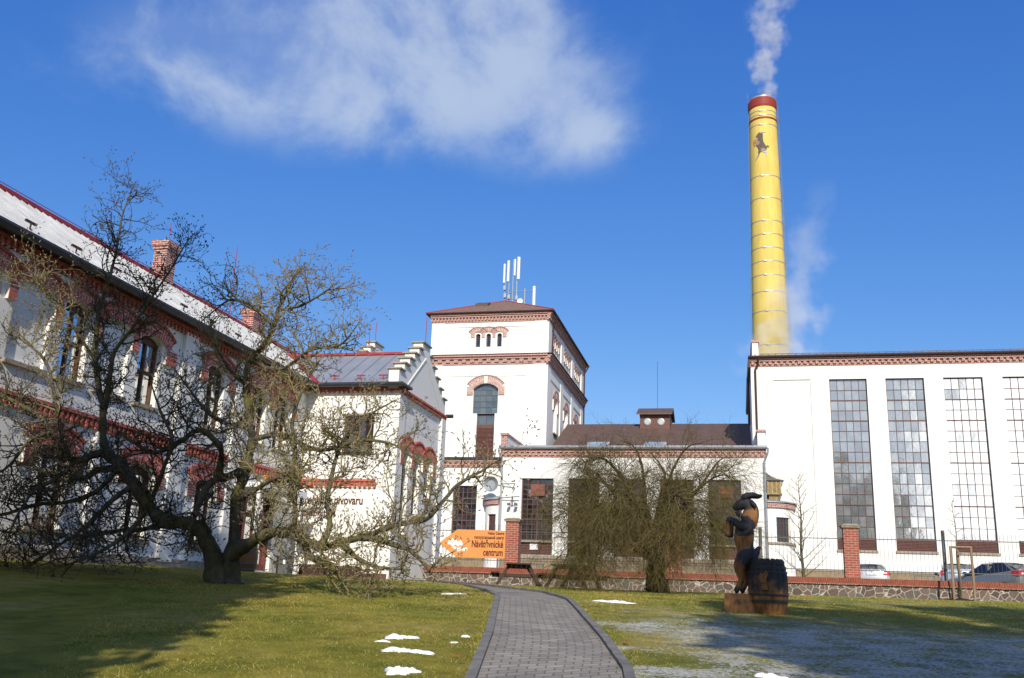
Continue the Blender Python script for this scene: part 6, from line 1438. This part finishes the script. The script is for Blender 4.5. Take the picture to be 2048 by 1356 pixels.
# ------------------------------------------------------------------ grass, snow, leaves
def blades(name, n, yr, hgt, wid, m_, lab):
    x = rng.uniform(-15, 10, n*3); y = yr[0]+(yr[1]-yr[0])*rng.random(n*3)**1.35
    rel = x + .227*y; vis = (rel > -.36*y-1.5-.0) & (rel < .72*y+1.5) & ~on_path(x, y, .12) & (x > -14.4)
    den = .25+.75*fbm(x, y, 1.3, 11); keep = vis & (rng.random(n*3) < den*1.3); x, y = x[keep][:n], y[keep][:n]; k = len(x)
    z = gz(x, y)-.012+(fbm(x, y, .9, 3)-.5)*.05; h = hgt*(.45+.9*rng.random(k))*(.6+.8*fbm(x, y, 2.2, 5)); w_ = wid*(.7+.6*rng.random(k))*np.clip(y/13, 1, 1.9); a = rng.random(k)*np.pi*2
    fz0 = frost(x, y); h = h*(1-.5*np.clip(fz0*1.5, 0, 1)); w_ = w_*(1-.3*np.clip(fz0*1.5, 0, 1)); lx, ly = rng.normal(0, 1.15, k)*h, rng.normal(0, 1.15, k)*h
    p0 = np.stack([x-np.cos(a)*w_, y-np.sin(a)*w_, z], -1); p1 = np.stack([x+np.cos(a)*w_, y+np.sin(a)*w_, z], -1); p2 = np.stack([x+lx, y+ly, z+h], -1)
    V_ = np.stack([p0, p1, p2], 1).reshape(-1, 3); fz = frost(x, y); mi = (rng.random(k) < fz*.42*np.clip((fbm(x, y, 3., 21)-.36)*5, 0.05, 1)).astype(np.int32)
    me = bpy.data.meshes.new(name); me.vertices.add(k*3); me.vertices.foreach_set('co', V_.ravel()); me.loops.add(k*3); me.loops.foreach_set('vertex_index', np.arange(k*3, dtype=np.int32)); me.polygons.add(k); me.polygons.foreach_set('loop_start', np.arange(0, k*3, 3, dtype=np.int32)); me.polygons.foreach_set('loop_total', np.full(k, 3, np.int32))
    for q in m_: me.materials.append(q)
    me.polygons.foreach_set('material_index', mi); me.update(calc_edges=True)
    o = bpy.data.objects.new(name, me); COL.objects.link(o); struct(o, 'stuff'); tag(o, lab, 'grass'); return o
gm, nt, b = newmat('grass_blade'); g = nt.nodes.new('ShaderNodeNewGeometry'); P = g.outputs['Position']
c = ramp(nt, g.outputs['Random Per Island'], [(0., (.21, .24, .036)), (.45, (.44, .40, .075)), (.75, (.62, .51, .16)), (1., (.72, .60, .28))])
c = mixc(nt, .9, c, ramp(nt, noisen(nt, P, .6, 6, .6), [(.36, (.55, .85, .6)), (.5, (.95, 1., .9)), (.66, (1.35, 1.12, 1.1))]), 'MULTIPLY')
c = mixc(nt, mathn(nt, 'MULTIPLY', ramp(nt, noisen(nt, P, 1.1, 5, .65), [(.58, (0, 0, 0)), (.72, (1, 1, 1))]), .5), c, (.15, .085, .018))
nt.links.new(c, b.inputs['Base Color']); b.inputs['Roughness'].default_value = .8; b.inputs['Specular IOR Level'].default_value = .15
tr_ = nt.nodes.new('ShaderNodeBsdfTranslucent'); nt.links.new(c, tr_.inputs['Color']); ms = nt.nodes.new('ShaderNodeMixShader'); ms.inputs[0].default_value = .42
nt.links.new(b.outputs[0], ms.inputs[1]); nt.links.new(tr_.outputs[0], ms.inputs[2]); nt.links.new(ms.outputs[0], [n for n in nt.nodes if n.type == 'OUTPUT_MATERIAL'][0].inputs[0])
fm_ = pmat('frosted_blade', (.62, .63, .63), .7, .1, 40)
blades('grass', 420000, (5.5, 35.0), .033, .0042, [gm, fm_], 'short winter lawn grass, green and straw coloured, frosted on the right')
M['snow'] = pmat('old_snow', (.84, .86, .88), .6, .04, 20, bump=.4, bscale=30)
def snow(x, y, sx, sy, h, label):
    mb = MB(); n = 56; rings = 7; ph = rng.random(8)*6; off = int(rng.integers(0, 99))
    for r in range(rings+1):
        f = 1-r/(rings+.4)
        for i in range(n):
            a = 2*math.pi*i/n; k = .8+.30*math.sin(2*a+ph[0])+.26*math.sin(3*a+ph[1])+.22*math.sin(5*a+ph[2])+.2*math.sin(8*a+ph[3])+.16*math.sin(13*a+ph[4])+.12*math.sin(21*a+ph[5])
            k = max(.12, k); kk = k*f+(1-f)*.5*f; px_, py_ = x+sx*kk*math.cos(a), y+sy*kk*math.sin(a)
            lump = float(vnoise(px_+off, py_, 16, 4))*.6+float(vnoise(px_, py_+off, 38, 6))*.4
            mb.v.append((px_, py_, g1(px_, py_)+(float(fbm(px_, py_, .9, 3))-.5)*.05-.012+(.012+h*(1-f**3)*(.15+1.5*lump)*.8 if r else -.01)))
    for r in range(rings):
        for i in range(n): mb.f.append((r*n+i, r*n+(i+1) % n, (r+1)*n+(i+1) % n, (r+1)*n+i)); mb.m.append(0)
    mb.f.append(tuple(range(rings*n, rings*n+n))); mb.m.append(0)
    o = obj('snow_patch', mb, M['snow'], None, smooth=True); tag(o, label, 'snow', 'snow patches on the lawn')
snow(-3.85, 11.07, 0.19, 0.1, 0.045, 'upper of the three bright white snow scraps beside the path on the left')
snow(-3.45, 10.01, 0.22, 0.07, 0.045, 'middle of the three bright white snow scraps beside the path on the left')
snow(-3.05, 8.88, 0.18, 0.1, 0.06, 'lowest of the three bright white snow scraps beside the path, at the picture edge')
snow(-5.25, 18.02, 0.2, 0.12, 0.03, 'thin snow scrap on the grass just left of the path bend')
snow(-2.28, 18.73, 0.28, 0.14, 0.045, 'long bright snow scrap on the grass right of the path bend')
snow(0.26, 9.86, 0.14, 0.08, 0.035, 'white snow lump in the frosted grass at the bottom edge')
snow(-3.19, 9.96, 0.1, 0.05, 0.02, 'small crumb of snow right of the middle bright snow scrap')
snow(-3.92, 10.72, 0.1, 0.05, 0.02, 'small crumb of snow left of the uppermost bright snow scrap')
snow(-3.14, 10.92, 0.05, 0.03, 0.02, 'tiny crumb of snow just below the one touching the left kerb')
snow(-3.17, 11.49, 0.05, 0.04, 0.03, 'tiny snow crumb touching the left kerb of the path')
lfm = pmat('dry_leaf', (.30, .10, .03), .8, .3, 30)
def leaf(x, y, i):
    a = rng.random()*6; s = .035+.02*rng.random(); z = g1(x, y)+(float(fbm(x, y, .9, 3))-.5)*.05+.045; mb = MB()
    q = [(-1, 0, 0), (-.3, .5, .25), (.5, .42, .15), (1.1, 0, .3), (.5, -.42, .2), (-.3, -.5, .1)]
    mb.poly([(x+s*(u*math.cos(a)-v*math.sin(a)), y+s*(u*math.sin(a)+v*math.cos(a)), z+w_*s*.8) for u, v, w_ in q]); mb.tube([(x-s*1.5*math.cos(a), y-s*1.5*math.sin(a), z-.01), (x-s*math.cos(a), y-s*math.sin(a), z)], .003, 3)
    o = obj('fallen_leaf', mb, lfm, None, recalc=False); tag(o, 'small dry orange-brown leaf lying on the grass', 'leaf', 'dry leaves scattered on the lawn')
for i, (x, y) in enumerate([(-5.31, 8.90), (-4.83, 9.11), (-6.63, 15.47), (-3.73, 13.62), (-3.51, 13.19), (-2.74, 9.77), (-2.80, 9.81), (-1.28, 11.73), (-1.30, 11.83), (1.58, 26.63), (-1.59, 14.06), (-5.71, 12.21), (-6.06, 13.78), (-3.31, 12.11), (0.24, 9.88), (-2.63, 9.48)]): leaf(x, y, i)
